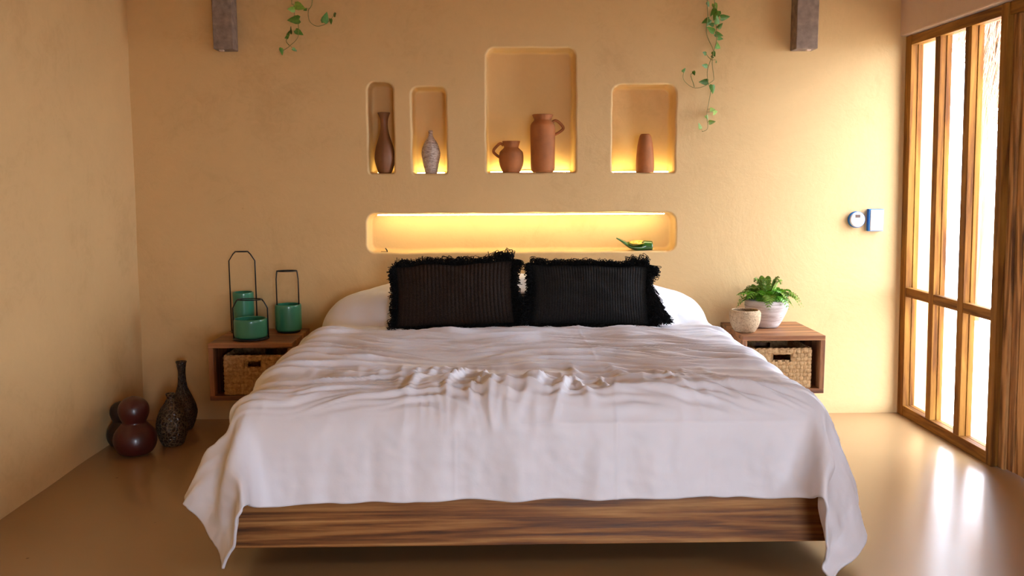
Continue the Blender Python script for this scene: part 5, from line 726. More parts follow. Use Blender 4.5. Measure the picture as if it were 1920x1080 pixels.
def shape_corners(a, xs, ysr):
    C = [(0, 67, .035, .045), (2, 67, .050, .030), (4, 67, .066, .012), (6, 67, .082, .0), (8, 67, .085, -.004), (10, 67, .048, 0), (12, 67, .008, 0), (14, 67, 0, 0),
         (0, 65, .02, .03), (0, 62, 0, .01), (0, 59, 0, .02), (0, 56, 0, 0), (4, 60, 0, 0), (8, 58, .02, 0), (12, 60, 0, 0),
         (87, 67, -.17, .025), (85, 67, -.085, .03), (83, 67, -.03, .0), (81, 67, -.015, 0), (79, 67, -.035, 0), (77, 67, -.070, 0), (75, 67, -.062, 0), (73, 67, -.01, 0), (71, 67, 0, 0),
         (87, 65, -.11, .015), (87, 63, -.065, .01), (87, 61, -.052, 0), (87, 59, -.048, 0), (87, 57, -.01, 0), (87, 54, 0, 0), (83, 60, -.02, 0), (79, 60, -.01, 0), (76, 60, -.01, 0), (73, 61, 0, 0)]
    X, Y = np.meshgrid(xs, ysr); n = np.zeros_like(X); dx = n.copy(); dz = n.copy()
    for i, j, x, z in C:
        w = np.exp(-((X-xs[i])**2+(Y-ysr[j])**2)/(2*.055**2)); n += w; dx += w*x; dz += w*z
    k = np.maximum(n, .35); a = a.copy(); a[..., 0] += dx/k; a[..., 2] += dz/k
    return a
duvet()

# ------------------------------------------------------------------ fringed cushions
def smooth3(pts):
    return [Vector(p) for p in smooth_profile([tuple(p) for p in pts], 2)]
def cushion(name, label, loc, rot, w, h, t, knit_m, ribs, ribamp, seed, pinch, extra, spill=0):
    root = thing(name, label, 'cushion', loc, rot, 'black fringed cushions on the bed')
    nu, nv = ribs*8, 44
    def surf(u, v, side):
        # u,v in -1..1 ; rounded rectangle, plump in the middle, edges drawn in between the corners
        ex = 1-.05*(1-v*v)*1.0; ez = 1-(.07 if v > 0 else .0)*(1-u*u)*abs(v)
        x = u*w/2*ex; z = v*h/2*ez
        b = max(0, (1-abs(u)**2.6))**.55*max(0, (1-abs(v)**2.4))**.55
        x += pinch*(v+1)/2*u*.0
        wr = float(noise2(u*2.2+seed, v*2.2, 5+seed))*.012*b+float(noise2(u*5+seed, v*4, 9+seed))*.005*b
        y = (t/2*b+wr)
        z += .020*float(noise2(u*1.6+seed*1.3, 0.3, 15))*(1 if v > 0 else .2)*abs(v)
        return x, y*side, z
    bm = bmesh.new()
    for side in (-1, 1):
        g = []
        rb = (lambda u: ribamp*(abs(math.sin(u*ribs*PI/2))**.7-.5)) if side < 0 else (lambda u: 0)
        n1, n2 = (nu, nv) if side < 0 else (nu, nv)
        for j in range(n2+1):
            v = -1+2*j/n2
            for i in range(n1+1):
                u = -1+2*i/n1; x, y, z = surf(u, v, side); e = min(1, (1-abs(u))*8)*min(1, (1-abs(v))*8)
                g.append(bm.verts.new((x, y+side*rb(u)*e, z)))
        for j in range(n2):
            for i in range(n1):
                a = j*(n1+1)+i; q = (g[a], g[a+1], g[a+n1+2], g[a+n1+1]); f = bm.faces.new(q if side < 0 else q[::-1]); f.smooth = True
    bmesh.ops.remove_doubles(bm, verts=bm.verts[:], dist=.0004)
    obj('cover', bm, knit_m, root)
    # looped yarn fringe all round
    rs = random.Random(seed*17+3); bm = bmesh.new()
    def rim(s):
        s = s % 4
        if s < 1: u, v, n = -1+2*s, 1, (0, 1)
        elif s < 2: u, v, n = 1, 1-2*(s-1), (1, 0)
        elif s < 3: u, v, n = 1-2*(s-2), -1, (0, -1)
        else: u, v, n = -1, -1+2*(s-3), (-1, 0)
        x, y, z = surf(u, v, 1); return Vector((x, 0, z)), Vector((n[0], 0, n[1]))
    for i in range(2000):
        s = rs.random()*4; s2 = s+rs.choice((-1, 1))*rs.uniform(.012, .05)
        p, n = rim(s); p2, n2 = rim(s2)
        sd = int(s % 4)
        L = rs.uniform(.010, .030)*(1.0 if sd != 2 else .8)
        for (lo, hi, mul) in extra:
            if lo < s < hi: L *= mul
        y0 = rs.uniform(-.028, .012)
        fall = Vector((rs.uniform(-.012, .012), -.008*rs.random(), -.012 if sd in (1, 3) else (-.004 if sd == 0 else 0)))
        q = p+n*L+fall+Vector((0, y0, 0)); e = p2+Vector((0, rs.uniform(-.022, .012), 0))
        c1 = p-n*.006+Vector((0, y0*.6, 0))
        jt = Vector((rs.uniform(-.007, .007), rs.uniform(-.006, .006), rs.uniform(-.007, .007)))
        if rs.random() < .85:
            m_ = (c1+e)/2+n*L+fall+Vector((0, y0, 0)); t_ = (e-c1)*.45
            pts = [c1, c1+n*L*.6-t_*.25+jt, m_-t_*.9+jt, m_+n*.004, m_+t_*.9-jt, e+n*L*.5+t_*.25, e-n*.003]
            pts = smooth3(pts)
        else:
            pts = [c1, c1.lerp(q, .6)+jt, q+n*.008+jt*1.5]
        tube(bm, pts, .0020, 3, cap=False)
    for i in range(spill):                              # long loose strands lying out over the bedding to the right
        f = rs.random(); z0 = -h/2+.02+f*h*.62; st = Vector((w/2-.012, rs.uniform(-.02, .02), z0))
        L = rs.uniform(.35, 1.)*(.105-.075*f); dn = z0+h/2
        end = Vector((w/2+L+.01, rs.uniform(-.05, .015), z0-dn*rs.uniform(.35, .9)*.75+rs.uniform(-.004, .012)))
        mid = st.lerp(end, .5)+Vector((rs.uniform(-.004, .010), rs.uniform(-.012, .004), rs.uniform(.004, .018)))
        tube(bm, smooth3([st, mid, end, end+Vector((rs.uniform(-.006, .01), rs.uniform(-.006, .006), rs.uniform(-.010, .002)))]), .0021, 3, cap=False)
    tag(obj('looped_fringe', bm, M['yarn'], root), kind='stuff')
    # thick welt that hides the seam
    bm = bmesh.new(); pts = [rim(4*i/160)[0] for i in range(161)]; tube(bm, pts, .009, 6, cap=False); obj('welt', bm, M['yarn'], root, True)
    return root
cushion('fringed_cushion', 'left dark brown-black ribbed cushion with looped fringe, propped on white bedding', (-.200, -.55, .800), (R(-24), R(-1.2), R(1)), .625, .345, .17, M['knit_brown'], 30, .0065, 1, 0,
        ((.42, .62, 1.5), (.80, 1.12, 1.8), (1.12, 1.5, 1.1), (1.5, 2.0, 1.7)))
cushion('fringed_cushion', 'right black fine-ribbed cushion with a ragged fringe spilling to its right', (.505, -.56, .795), (R(-24), R(.8), R(-2)), .62, .330, .16, M['knit_black'], 44, .0035, 2, 0,
        ((.85, 1.15, 1.9), (1.5, 2.15, 1.5), (3.0, 3.5, 1.8)), spill=900)

# ------------------------------------------------------------------ nightstands
def nightstand(label, x0, x1, ztop, zbot, y0=-.48):
    root = thing('floating_nightstand', label, 'nightstand', ((x0+x1)/2, 0, 0), group='floating nightstands')
    w = (x1-x0)/2; t = .026
    obj('top_panel', bx(-w, w, y0, -.001, ztop-t, ztop, bev=.0025), M['shelfwood'], root)
    obj('bottom_panel', bx(-w, w, y0, -.001, zbot, zbot+t, bev=.0025), M['shelfwood'], root)
    for s in (-1, 1):
        a, b = sorted((s*w, s*(w-t))); obj('side_panel', bx(a, b, y0+.001, -.001, zbot+t, ztop-t, bev=.002), M['shelfwood_side'], root)
    obj('back_panel', bx(-w+t, w-t, -.012, -.001, zbot+t, ztop-t), M['shelfwood_side'], root)
nightstand('floating reddish-wood cube nightstand left of bed, holding three lanterns', -1.515, -1.07, .538, .228)
nightstand('floating reddish-wood cube nightstand right of bed, holding two pots', 1.337, 1.786, .555, .238)

def basket(label, x0, x1, y0, y1, z0, z1, hole, seed):
    root = thing('storage_basket', label, 'basket', ((x0+x1)/2, (y0+y1)/2, z0), group='woven baskets in the nightstands')
    W, Dp, Hh = x1-x0, y1-y0, z1-z0; hx0, hx1, hz0, hz1 = hole
    def panel(wd, holed):
        bm = bmesh.new(); t = .004
        if holed:
            for q in ((-wd/2, hx0, 0, Hh), (hx1, wd/2, 0, Hh), (hx0, hx1, 0, hz0), (hx0, hx1, hz1, Hh)): box(bm, q[0], q[1], -t/2, t/2, q[2], q[3])
        else: box(bm, -wd/2, wd/2, -t/2, t/2, 0, Hh)
        return bm
    rs = random.Random(seed)
    def weave(wd, holed):
        bm = bmesh.new(); c = .0195; nx, nz = int(wd/c), int(Hh/c); cx, cz = wd/nx, Hh/nz
        for j in range(nz):
            for i in range(nx):
                x = -wd/2+cx*(i+.5); z = cz*(j+.5)
                if holed and hx0-.004 < x < hx1+.004 and hz0-.004 < z < hz1+.004: continue
                hor = (i+j) % 2 == 0; a, b = (cx*.80, cz*.43) if hor else (cx*.43, cz*.5)
                k = .0095+rs.random()*.002; jx = rs.uniform(-.001, .001)
                vs = []
                for s in (-1, 0, 1):
                    off = k*(1-s*s)
                    if hor: vs.append([(x+jx+s*a, -.001-off, z-b), (x+jx+s*a, -.003-off, z+b*.2), (x+jx+s*a, -.001-off, z+b)])
                    else: vs.append([(x-b, -.001-off, z+s*a*0+s*b*1.6), (x, -.003-off, z+s*b*1.6), (x+b, -.001-off, z+s*b*1.6)])
                V = [[bm.verts.new(p) for p in r] for r in vs]
                for m_ in range(2):
                    for n_ in range(2):
                        f = bm.faces.new((V[m_][n_], V[m_+1][n_], V[m_+1][n_+1], V[m_][n_+1])); f.smooth = True
        return bm
    for nm, wd, loc, rz, holed in (('front_side', W, (0, -Dp/2, 0), 0, True), ('back_side', W, (0, Dp/2, 0), PI, True), ('left_side', Dp, (-W/2, 0, 0), -PI/2, False), ('right_side', Dp, (W/2, 0, 0), PI/2, False)):
        o = obj(nm, panel(wd, holed), M['weave'], root); o.location = loc; o.rotation_euler.z = rz
        tag(obj('grass_weave', weave(wd, holed), M['weave'], o), kind='stuff')
        i = obj('inner_weave', weave(wd, holed), M['weave'], o); i.rotation_euler.z = PI; i['kind'] = 'stuff'
    obj('base', bx(-W/2, W/2, -Dp/2, Dp/2, 0, .006), M['weave'], root)
    bm = bmesh.new(); pts = [(-W/2, -Dp/2), (W/2, -Dp/2), (W/2, Dp/2), (-W/2, Dp/2), (-W/2, -Dp/2)]
    for a, b in zip(pts, pts[1:]):
        n = 26
        for ph in (0, PI):
            tube(bm, [(a[0]+(b[0]-a[0])*s/n, a[1]+(b[1]-a[1])*s/n+.004*math.sin(s*1.2+ph), Hh+.002+.004*math.cos(s*1.2+ph)) for s in range(n+1)], .0042, 5)
    obj('braided_rim', bm, M['weave'], root)
    bm = bmesh.new()
    tube(bm, [(hx0, -Dp/2-.005, hz0), (hx1, -Dp/2-.005, hz0), (hx1, -Dp/2-.005, hz1), (hx0, -Dp/2-.005, hz1), (hx0, -Dp/2-.005, hz0)], .004, 5)
    obj('handle_binding', bm, M['weave'], root)
basket('square woven grass basket with a cut-out handle inside the left nightstand', -1.437, -1.12, -.455, -.09, .2545, .462, (-.056, .034, .142, .190), 1)
basket('square woven grass basket with a cut-out handle inside the right nightstand', 1.40, 1.716, -.455, -.09, .2645, .476, (-.049, .048, .142, .190), 2)

# ------------------------------------------------------------------ lanterns
def lantern(label, x, y, z, jr, jh, fr, fh, hr, hy, bend, rot=0):
    root = thing('lantern', label, 'lantern', (x, y, z), (0, 0, rot), group='green glass lanterns on the left nightstand')
    pr = vessel([(jr*.86, .010), (jr*.97, .016), (jr, .030), (jr, jh*.6), (jr, jh-.012), (jr*.97, jh)], .006, .02)
    bm = bmesh.new(); lathe(bm, pr, 48); j = obj('glass_jar', bm, M['green'], root)
    bm = bmesh.new(); lathe(bm, [(.001, .02), (jr-.008, .02), (jr-.008, jh*.72), (jr*.4, jh*.70), (.001, jh*.70)], 32); obj('candle', bm, M['wax'], j)
    bm = bmesh.new(); ring(bm, (0, 0, .006), fr, .004, 40); ring(bm, (0, 0, .008), jr*.8, .004, 32)
    lathe(bm, [(.001, .002), (fr*.93, .002), (fr*.93, .009), (.001, .009)], 32); obj('base_ring', bm, M['black'], root)
    for s in (-1, 1):
        bm = bmesh.new(); tube(bm, [(s*fr, 0, .006), (s*fr, 0, fh-bend), (s*(hr+.35*(fr-hr)), 0, fh-bend*.32), (s*hr, 0, fh-.004)], .0036, 8); obj('upright', bm, M['black'], root)
    bm = bmesh.new(); ring(bm, (0, 0, fh-.003), hr, .0035, 36, sy=hy); obj('carry_ring', bm, M['black'], root)
lantern('tallest black-framed lantern with a slim green glass jar, standing at the back left', -1.419, -.112, .5385, .058, .228, .073, .462, .036, .35, .055)
lantern('lowest and widest green glass lantern, in front of the tallest one', -1.321, -.345, .5385, .089, .112, .094, .220, .066, .55, .05)
lantern('mid-height green glass lantern with a round wire top, nearest the bed', -1.165, -.125, .5385, .074, .158, .062, .352, .056, .6, .05)

# ------------------------------------------------------------------ pots and fern
def rough(sd, amp, fz=60, fa=6):
    return lambda i, z: amp*float(noise2(i*fa/40., z*fz, sd))
t = thing('stone_bowl', 'small pitted sand-coloured stone bowl in front of the fern pot', 'bowl', (1.387, -.335, .556))
bm = bmesh.new(); lathe(bm, vessel([(.048, 0), (.060, .008), (.078, .045), (.085, .085), (.084, .108), (.078, .119)], .010, .03), 48, jitter=rough(3, .02, 90, 40)); obj('bowl', bm, M['stonebowl'], t)
bm = bmesh.new(); lathe(bm, [(.001, .07), (.070, .07), (.070, .074), (.001, .082)], 24); obj('soil', bm, M['soil'], t)
fp = thing('potted_fern', 'bright green fern in a lime-washed clay pot on the right nightstand', 'plant', (1.555, -.17, .556))
bm = bmesh.new(); lathe(bm, vessel([(.060, 0), (.070, .006), (.092, .045), (.116, .100), (.122, .130), (.116, .152)], .010, .03), 56, jitter=rough(8, .006, 120, 3)); pot = obj('clay_pot', bm, M['white_pot'], fp)
bm = bmesh.new(); lathe(bm, [(.001, .11), (.108, .11), (.108, .122), (.05, .130), (.001, .134)], 28); obj('soil', bm, M['soil'], fp)
rs = random.Random(12)
def frond(a, L, rise, droop, m):
    bm = bmesh.new(); n = 13; pts = []
    for i in range(n+1):
        t = i/n; r = .015+L*t*(1-.12*t); z = .125+rise*math.sin(min(1, t*1.05)*PI*.62)-droop*t**2.4
        pts.append(Vector((r*math.cos(a), r*math.sin(a)*.9, z)))
    tube(bm, pts, [.0016*(1-.7*i/n) for i in range(n+1)], 4, cap=False)
    side = Vector((-math.sin(a), math.cos(a), 0))
    for i in range(3, n+1):
        t = i/n; l = .038*math.sin(PI*min(1, .18+t*.80))**.8+.004; w = l*.46
        fw = (pts[i]-pts[i-1]).normalized()
        for s in (-1, 1):
            d = (side*s+fw*.55).normalized(); o = pts[i]; up = d.cross(fw)*s; up = up if up.z > 0 else -up
            tip = o+d*l-Vector((0, 0, l*rs.uniform(.1, .35)))
            c1 = o+d*l*.40+fw*w*.6+up*.002; c2 = o+d*l*.40-fw*w*.6+up*.002; e1 = o+d*l*.75+fw*w*.42; e2 = o+d*l*.75-fw*w*.42
            v = [bm.verts.new(q) for q in (o, c1, e1, tip, e2, c2)]; mid = bm.verts.new(o+d*l*.55-up*.002)
            for x, y in zip(v, v[1:]+v[:1]): bm.faces.new((x, y, mid))
    return obj('frond', bm, m, fp)
for i in range(40):
    a = i*2.399+rs.uniform(-.2, .2); L = rs.uniform(.10, .225); hi = rs.random()
    if math.sin(a) > .1: L = min(L, .125)
    frond(a, L, rs.uniform(.06, .12), rs.uniform(.03, .10)*(1 if hi < .8 else .1), M['fern'] if i % 3 else M['leaf_light'])
for i in range(7):
    a = rs.random()*6.28; frond(a, rs.uniform(.04, .08), rs.uniform(.12, .165), 0, M['leaf_light'])

# ------------------------------------------------------------------ floor pots in the dark corner
def simple(name, label, cat, loc, pr, m, wall=.006, n=48, group=None, jit=None, k=4, part='body'):
    bm = bmesh.new(); lathe(bm, vessel(pr, wall, .012, k), n, jitter=jit)
    o = obj(name, bm, m, None, True, loc=loc); tag(o, label, cat, group); return o
G = [(.045, 0), (.085, .018), (.106, .065), (.100, .115), (.070, .155), (.058, .170), (.066, .190), (.076, .225), (.070, .262), (.045, .290), (.012, .303)]
g1 = thing('double_gourd', 'large oxblood double-gourd pot on the floor in the left corner', 'vase', (-1.845, -.675, 0))
bm = bmesh.new(); lathe(bm, smooth_profile([(.001, 0)]+G+[(.001, .305)], 3), 48); obj('gourd_body', bm, M['gourd'], g1, True)
g2 = thing('double_gourd', 'blackish double-gourd pot half hidden behind the oxblood one', 'vase', (-1.972, -.532, 0))
bm = bmesh.new(); lathe(bm, [(r*.70, z*.80) for r, z in smooth_profile([(.001, 0)]+G+[(.001, .305)], 3)], 40); obj('gourd_body', bm, M['gourd_dark'], g2, True)
def wired(name, label, loc, pr, m, nw, z0, z1):
    root = thing(name, label, 'vase', loc)
    bm = bmesh.new(); lathe(bm, vessel(pr, .005, .012), 48); obj('vase_body', bm, m, root)
    sp = smooth_profile(pr, 6)
    def rad(z):
        for (ra, za), (rb, zb) in zip(sp, sp[1:]):
            if za <= z <= zb: return ra+(rb-ra)*(z-za)/max(1e-6, zb-za)
        return sp[-1][0]
    bm = bmesh.new(); q = random.Random(nw)
    for k in range(nw):
        for s in (-1, 1):
            a0 = 2*PI*k/nw; pts = []
            for i in range(19):
                z = z0+(z1-z0)*i/18; r = rad(z)+.0012; a = a0+s*(i*.13+.12*math.sin(i*.9+k)); pts.append((r*math.cos(a), r*math.sin(a), z))
            tube(bm, pts, .0013, 3, cap=False)
    tag(obj('wire_lattice', bm, M['mosaic'], root), kind='stuff')
wired('lattice_vase', 'short bronze teardrop vase with a tiny neck and wire lattice, on the floor', (-1.712, -.512, 0),
      [(.046, 0), (.056, .010), (.078, .075), (.080, .120), (.060, .185), (.030, .232), (.020, .252), (.024, .268), (.027, .277)], M['mosaic'], 16, .01, .25)
wired('lattice_vase', 'tall bronze long-necked vase by the wall, left of the nightstand', (-1.755, -.205, 0),
      [(.040, 0), (.048, .010), (.070, .070), (.074, .115), (.052, .180), (.028, .235), (.020, .280), (.019, .340), (.026, .375), (.031, .388)], M['mosaic_fine'], 14, .01, .37)

# ------------------------------------------------------------------ vessels in the niches
simple('tall_vase', 'tall dark brown bottle vase with flared lip, in the leftmost dim niche', 'vase', (-.619, .045, 1.434),
       [(.030, 0), (.040, .006), (.056, .060), (.059, .095), (.050, .150), (.030, .215), (.021, .262), (.022, .300), (.030, .328), (.037, .343)], M['terra_dark'])
simple('whitewashed_vase', 'whitewashed rough narrow-necked vase in the second small niche', 'vase', (-.354, .050, 1.431),
       [(.030, 0), (.035, .008), (.050, .085), (.054, .125), (.040, .170), (.018, .205), (.012, .225), (.013, .240), (.010, .246)], M['whitewash'], .004, jit=rough(5, .07, 150, 20))
def jug(label, loc, pr, hz0, hz1, rr, out, side, m, n=48):
    root = thing('handled_jug', label, 'jug', loc, group='terracotta jugs in the largest niche')
    bm = bmesh.new(); lathe(bm, vessel(pr, .007, .012), n, jitter=rough(9, .008, 140, .2)); obj('jug_body', bm, m, root, True)
    r0, r1 = rr; zc = (hz0+hz1)/2; pts = []
    P = [(r0, hz0), (r0+out*.55, hz0+(hz1-hz0)*.22), (r0+out*.98, zc+(hz1-hz0)*.05), (r1+out*.85, hz1-(hz1-hz0)*.02), (r1+out*.40, hz1+(hz1-hz0)*.16), (r1, hz1)]
    for x, z in smooth_profile(P, 5): pts.append((side*x, 0, z))
    bm = bmesh.new(); tube(bm, pts, .0085, 8); obj('handle', bm, m, root, True)
jug('small squat terracotta jug, its handle towards the left', (.110, .045, 1.435), [(.044, 0), (.052, .006), (.068, .045), (.071, .085), (.066, .118), (.044, .140), (.043, .150), (.050, .172), (.052, .178)], .085, .155, (.062, .045), .042, -1, M['terra'])
jug('tall cylindrical terracotta jug, its handle towards the right', (.292, .045, 1.435), [(.056, 0), (.062, .006), (.069, .025), (.070, .140), (.072, .250), (.066, .278), (.052, .295), (.050, .302), (.058, .320), (.060, .328)], .215, .285, (.068, .052), .052, 1, M['terra'])
simple('cone_vase', 'plain tapering terracotta cone vase in the rightmost niche', 'vase', (.886, .045, 1.431),
       [(.048, 0), (.052, .006), (.053, .040), (.050, .100), (.044, .160), (.034, .205), (.026, .220)], M['terra'], jit=rough(4, .006, 160, .2))

# the green chilli-shaped dish
cd = thing('chilli_dish', 'glossy green chilli-shaped dish with a yellow hollow, in the lit headboard niche', 'dish', (.72, .052, .9815), (R(24), 0, 0))
path = smooth_profile([(0, .078), (.022, .066), (.055, .044), (.085, .034), (.120, .0290), (.165, .0290), (.213, .0275)], 5)
rad = smooth_profile([(.004, 0), (.007, 0), (.013, 0), (.023, 0), (.0285, 0), (.0285, 0), (.0265, 0)], 5)
bm = bmesh.new(); rings = []
for i, ((x, z), (r, _)) in enumerate(zip(path, rad)):
    t = i/(len(path)-1); scoop = max(0, math.sin(min(1, max(0, (t-.36)/.46))*PI))**.6; row = []
    for j in range(24):
        a = 2*PI*j/24; y = r*1.15*math.cos(a); zz = r*math.sin(a)
        if math.sin(a) > .3: zz -= scoop*r*1.05*min(1, (math.sin(a)-.3)*2.6)
        row.append(bm.verts.new((x, y, z+zz)))
    rings.append(row)
for i in range(len(rings)-1):
    for j in range(24):
        f = bm.faces.new((rings[i][j], rings[i][(j+1) % 24], rings[i+1][(j+1) % 24], rings[i+1][j])); f.smooth = True
bm.faces.new(rings[0][::-1]); bm.faces.new(rings[-1])
M['chilli'] = flat('green_glaze', (.018, .085, .012), .12, noise=.2, coat=.6)
M['chilli_in'] = flat('yellow_glaze', (.62, .46, .05), .15, noise=.2, coat=.6)
obj('dish_body', bm, M['chilli'], cd)
bm = bmesh.new(); g = []
for i in range(17):
    t = i/16; x = .078+.098*t; w = .024*math.sin(PI*(.04+.92*t))**.5
    for j in range(9):
        s = -1+j/4; g.append(bm.verts.new((x, s*w, .0375+.012*abs(s)**2+.004*math.sin(t*19)*(1-s*s))))
for i in range(16):
    for j in range(8):
        a = i*9+j; f = bm.faces.new((g[a], g[a+1], g[a+10], g[a+9])); f.smooth = True
o = obj('yellow_hollow', bm, M['chilli_in'], cd); s_ = o.modifiers.new('t', 'SOLIDIFY'); s_.thickness = .004
bm = bmesh.new(); tube(bm, [(-.612, .02, .980), (-.616, .018, .992), (-.624, .015, 1.003)], [.003, .004, .0025], 6); tube(bm, [(-.650, .02, .982), (-.612, .02, .982)], .0014, 5)
tag(obj('cable_end', bm, M['black']), 'short black cable end poking up at the left of the headboard niche', 'cable')

# ------------------------------------------------------------------ LED strips
def led(name, label, pts, w, h, m, group='LED strips lighting the wall niches'):
    bm = bmesh.new(); pts = [Vector(p) for p in pts]; n = len(pts)
    vs = []
    for i, p in enumerate(pts):
        t = (pts[min(i+1, n-1)]-pts[max(0, i-1)]); t = Vector((t.x, t.y, 0)).normalized(); s = Vector((-t.y, t.x, 0))*w/2
        vs.append([bm.verts.new(p+s), bm.verts.new(p-s), bm.verts.new(p-s+Vector((0, 0, h))), bm.verts.new(p+s+Vector((0, 0, h)))])
    for a, b in zip(vs, vs[1:]):
        for j in range(4): bm.faces.new((a[j], a[(j+1) % 4], b[(j+1) % 4], b[j]))
    bm.faces.new(vs[0]); bm.faces.new(vs[-1][::-1])
    tag(obj(name, bm, m), label, 'led strip', group)
led('led_strip', 'short warm LED strip on the sill of the leftmost narrow niche', [(-.672, .135, 1.436), (-.600, .135, 1.436)], .007, .003, M['led'])
led('led_strip', 'warm LED strip on the sill behind the whitewashed vase', [(-.44, .130, 1.433), (-.28, .130, 1.433)], .010, .005, M['led'])
led('led_strip', 'warm LED strip on the sill behind the two terracotta jugs', [(-.01, .130, 1.437), (.455, .130, 1.437)], .010, .005, M['led'])
led('led_strip', 'curved warm LED strip on the sill behind the cone vase', [(.705+.33*i/12, .128-.05*math.sin(PI*i/12), 1.434) for i in range(13)], .010, .005, M['led'])
led('led_strip', 'long bright LED strip along the top of the headboard niche', [(-.665, .030, 1.1905), (1.00, .030, 1.1905)], .012, .006, M['led_head'])

# ------------------------------------------------------------------ wall fittings
t = thing('thermostat', 'round white thermostat with dark display and blue tape rim on the right wall end', 'thermostat', (2.113, 0, 1.155), (R(90), 0, 0))
bm = bmesh.new(); lathe(bm, [(.001, .001), (.047, .001), (.047, .026), (.001, .026)], 40); obj('blue_rim', bm, M['blue_tape'], t)
bm = bmesh.new(); lathe(bm, smooth_profile([(.001, .0262), (.041, .0262), (.041, .032), (.036, .036), (.001, .036)], 3), 40); obj('dial_face', bm, M['white_plastic'], t)
obj('display', bx(-.015, .015, .012, .030, .0355, .0375, bev=.001), M['lcd'], t)
t = thing('wall_switch', 'white rectangular switch plate masked with blue tape, beside the window', 'switch', (2.222, 0, 1.152))
obj('switch_plate', bx(-.036, .040, -.040, -.008, -.061, .061, bev=.004), M['white_plastic'], t)
obj('blue_tape', bx(-.043, .042, -.034, -.001, -.064, .064, bev=.002), M['blue_tape'], t)

# concrete posts hanging down the wall
def corbel(label, x0, x1, zb, chip):
    root = thing('concrete_post', label, 'post', ((x0+x1)/2, 0, zb), group='short concrete posts hanging on the wall')
    w = (x1-x0)/2; bm = bmesh.new(); box(bm, -w, w, -.11, -.002, 0, H-.002-zb, bev=.004)
    obj('concrete_body', bm, M['concrete'], root)
    bm = bmesh.new(); box(bm, chip-.012, chip+.014, -.085, -.06, -.008, .006, bev=.004); obj('mortar_chip', bm, M['lintel'], root)
corbel('rough concrete post hanging on the wall above the left nightstand', -1.529, -1.421, 2.114, -.02)
corbel('rough concrete post hanging on the wall above the right nightstand', 1.697, 1.819, 2.112, .02)

# ------------------------------------------------------------------ trailing vines
def leaf_mesh(s):
    bm = bmesh.new()
    P = [(0, 0), (.24, -.10), (.38, .12), (.34, .42), (.17, .80), (0, 1.15)]
    mid = [bm.verts.new((0, 0 if y == 0 else 0, y*s)) for y in (0, .15, .40, .70, 1.1)]
    for sg in (-1, 1):
        e = [bm.verts.new((sg*x*s, .16*s*x/.46-.06*s*y*y, y*s)) for x, y in P[1:-1]]
        q = [(mid[0], e[0], mid[1]), (e[0], e[1], mid[1]), (mid[1], e[1], e[2], mid[2]), (mid[2], e[2], e[3], mid[3]), (mid[3], e[3], mid[4])]
        for f in q: bm.faces.new(f if sg > 0 else f[::-1])
    return bm
LEAVES = {}
def vine(label, stems, leaves, seed, off=-.055):
    root = thing('trailing_vine', label, 'vine', (stems[0][0][0], 0, H), group='green vines trailing down the wall')
    rs = random.Random(seed); ox = root.location.x
    def w(p, yy=0): return Vector((p[0]-ox, off+yy, p[1]-H))
    allp = []
    for k, st in enumerate(stems):
        st = [(st[0][0]+(0 if k > 1 else rs.uniform(-.04, .04)), H-.002), (st[0][0]+rs.uniform(-.03, .03), 2.68)]+st if k < 2 else st
        st = smooth_profile(st, 4); pts = [w(p, .018*math.sin(i*.45+k*2)) for i, p in enumerate(st)]; allp += pts
        bm = bmesh.new(); tube(bm, pts, [.0026-.0012*i/len(pts) for i in range(len(pts))], 6); obj('stem', bm, M['stem'], root)
    more = [(stems[0][0][0]+rs.uniform(-.05, .05), 2.42+.5*i/12) for i in range(12)]
    for i, lf in enumerate(leaves+[(x, z, 1.) for x, z in more]):
        s = lf[2] if len(lf) > 2 else rs.choice((.7, .85, 1.))
        young = (lf[1] < 1.85) or rs.random() < .18; key = (round(s, 1), young)
        if key not in LEAVES:
            o = obj('leaf', leaf_mesh(.044*key[0]), M['leaf_light'] if young else M['leaf'], root, True); LEAVES[key] = o.data
        else:
            o = bpy.data.objects.new('leaf', LEAVES[key]); COL.objects.link(o); o.parent = root
        p = w(lf, rs.uniform(-.02, .012)); q = min(allp, key=lambda a: (a-p).length)
        d = p-q; ang = math.atan2(d.x, d.z) if d.length > .006 else rs.uniform(1.6, 4.6)
        base = p-Vector((math.sin(ang), 0, math.cos(ang)))*.016*s
        o.location = base; o.rotation_euler = Euler((rs.uniform(-.5, .5), ang+rs.uniform(-.3, .3), rs.uniform(-1.0, 1.0)), 'ZYX')
        if (base-q).length > .004:
            bm = bmesh.new(); tube(bm, [q, q.lerp(base, .5)+Vector((0, -.004, .003)), base], .0011, 4); obj('leaf_stalk', bm, M['stem'], root)
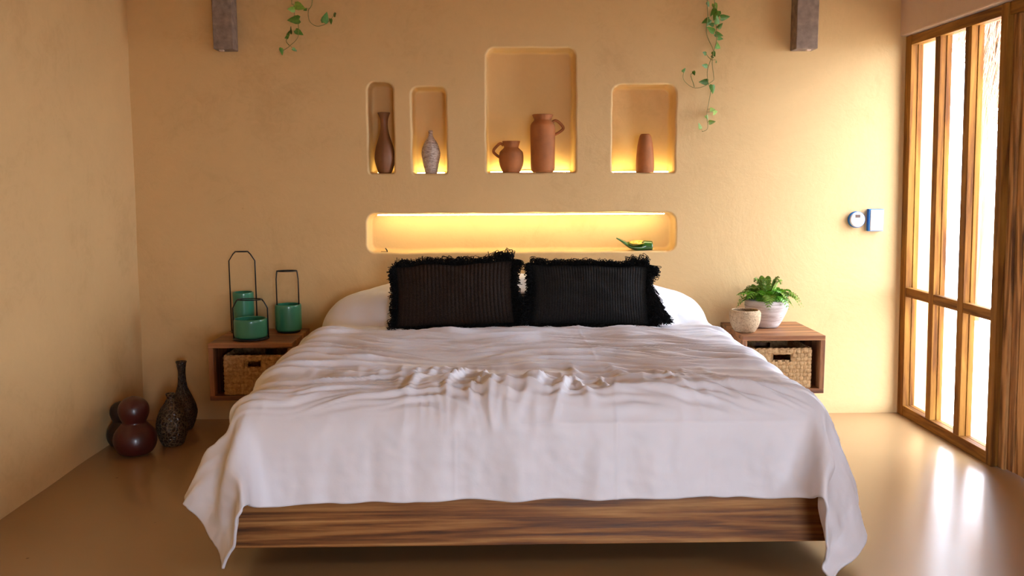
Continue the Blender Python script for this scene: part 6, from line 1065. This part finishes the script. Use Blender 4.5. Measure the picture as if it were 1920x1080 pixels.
vine('longer leafy green vine hanging down the wall right of the niches',
     [[(1.204, 2.386), (1.208, 2.296), (1.208, 2.219), (1.228, 2.155), (1.243, 2.106), (1.241, 2.057), (1.257, 1.964), (1.243, 1.94), (1.186, 1.908), (1.138, 1.908), (1.083, 1.951), (1.078, 1.993)],
      [(1.244, 2.386), (1.26, 2.338), (1.262, 2.226), (1.257, 2.148), (1.233, 2.057), (1.219, 1.993), (1.222, 1.922), (1.235, 1.893), (1.231, 1.822), (1.218, 1.75), (1.22, 1.678), (1.194, 1.66)],
      [(1.140, 1.908), (1.13, 1.943), (1.126, 1.979), (1.137, 1.987)], [(1.241, 2.057), (1.225, 2.075), (1.205, 2.095)]],
     [(1.252, 2.352), (1.26, 2.303, 1.3), (1.304, 2.296, 1.1), (1.203, 2.278), (1.236, 2.25), (1.28, 2.24), (1.23, 2.219, 1.1), (1.274, 2.201), (1.285, 2.176), (1.282, 2.134, 1.3), (1.2, 2.098), (1.251, 2.095), (1.233, 2.078),
      (1.273, 2.053), (1.205, 2.028), (1.082, 2.0, .6), (1.137, 1.987, .6), (1.203, 1.942, 1.1), (1.237, 1.902, 1.1), (1.247, 1.782, .7), (1.273, 1.766, 1.), (1.222, 1.743, .6), (1.241, 1.711, .8), (1.183, 1.689, .8), (1.216, 2.366),
      (1.24, 2.322, 1.), (1.222, 2.262, .9), (1.262, 2.268, 1.)], 3)
vine('shorter sparse green vine hanging down the wall left of the niches',
     [[(-1.101, 2.387), (-1.091, 2.36), (-1.092, 2.306), (-1.073, 2.252), (-1.073, 2.18), (-1.121, 2.139), (-1.163, 2.117)],
      [(-.986, 2.387), (-1.016, 2.333), (-1.01, 2.275), (-.97, 2.243), (-.933, 2.252), (-.9, 2.279), (-.867, 2.306)],
      [(-1.121, 2.139), (-1.139, 2.162), (-1.138, 2.189)]],
     [(-1.063, 2.356, 1.4), (-1.101, 2.336, 1.), (-1.089, 2.279, 1.5), (-1.111, 2.219, .9), (-1.072, 2.214, 1.1), (-1.128, 2.203, .8), (-1.163, 2.11, .9), (-1.099, 2.117, .6), (-.92, 2.281, 1.3), (-.895, 2.272, .7), (-.862, 2.308, .8), (-1.027, 2.331, .5), (-1.138, 2.189, .7)], 8)
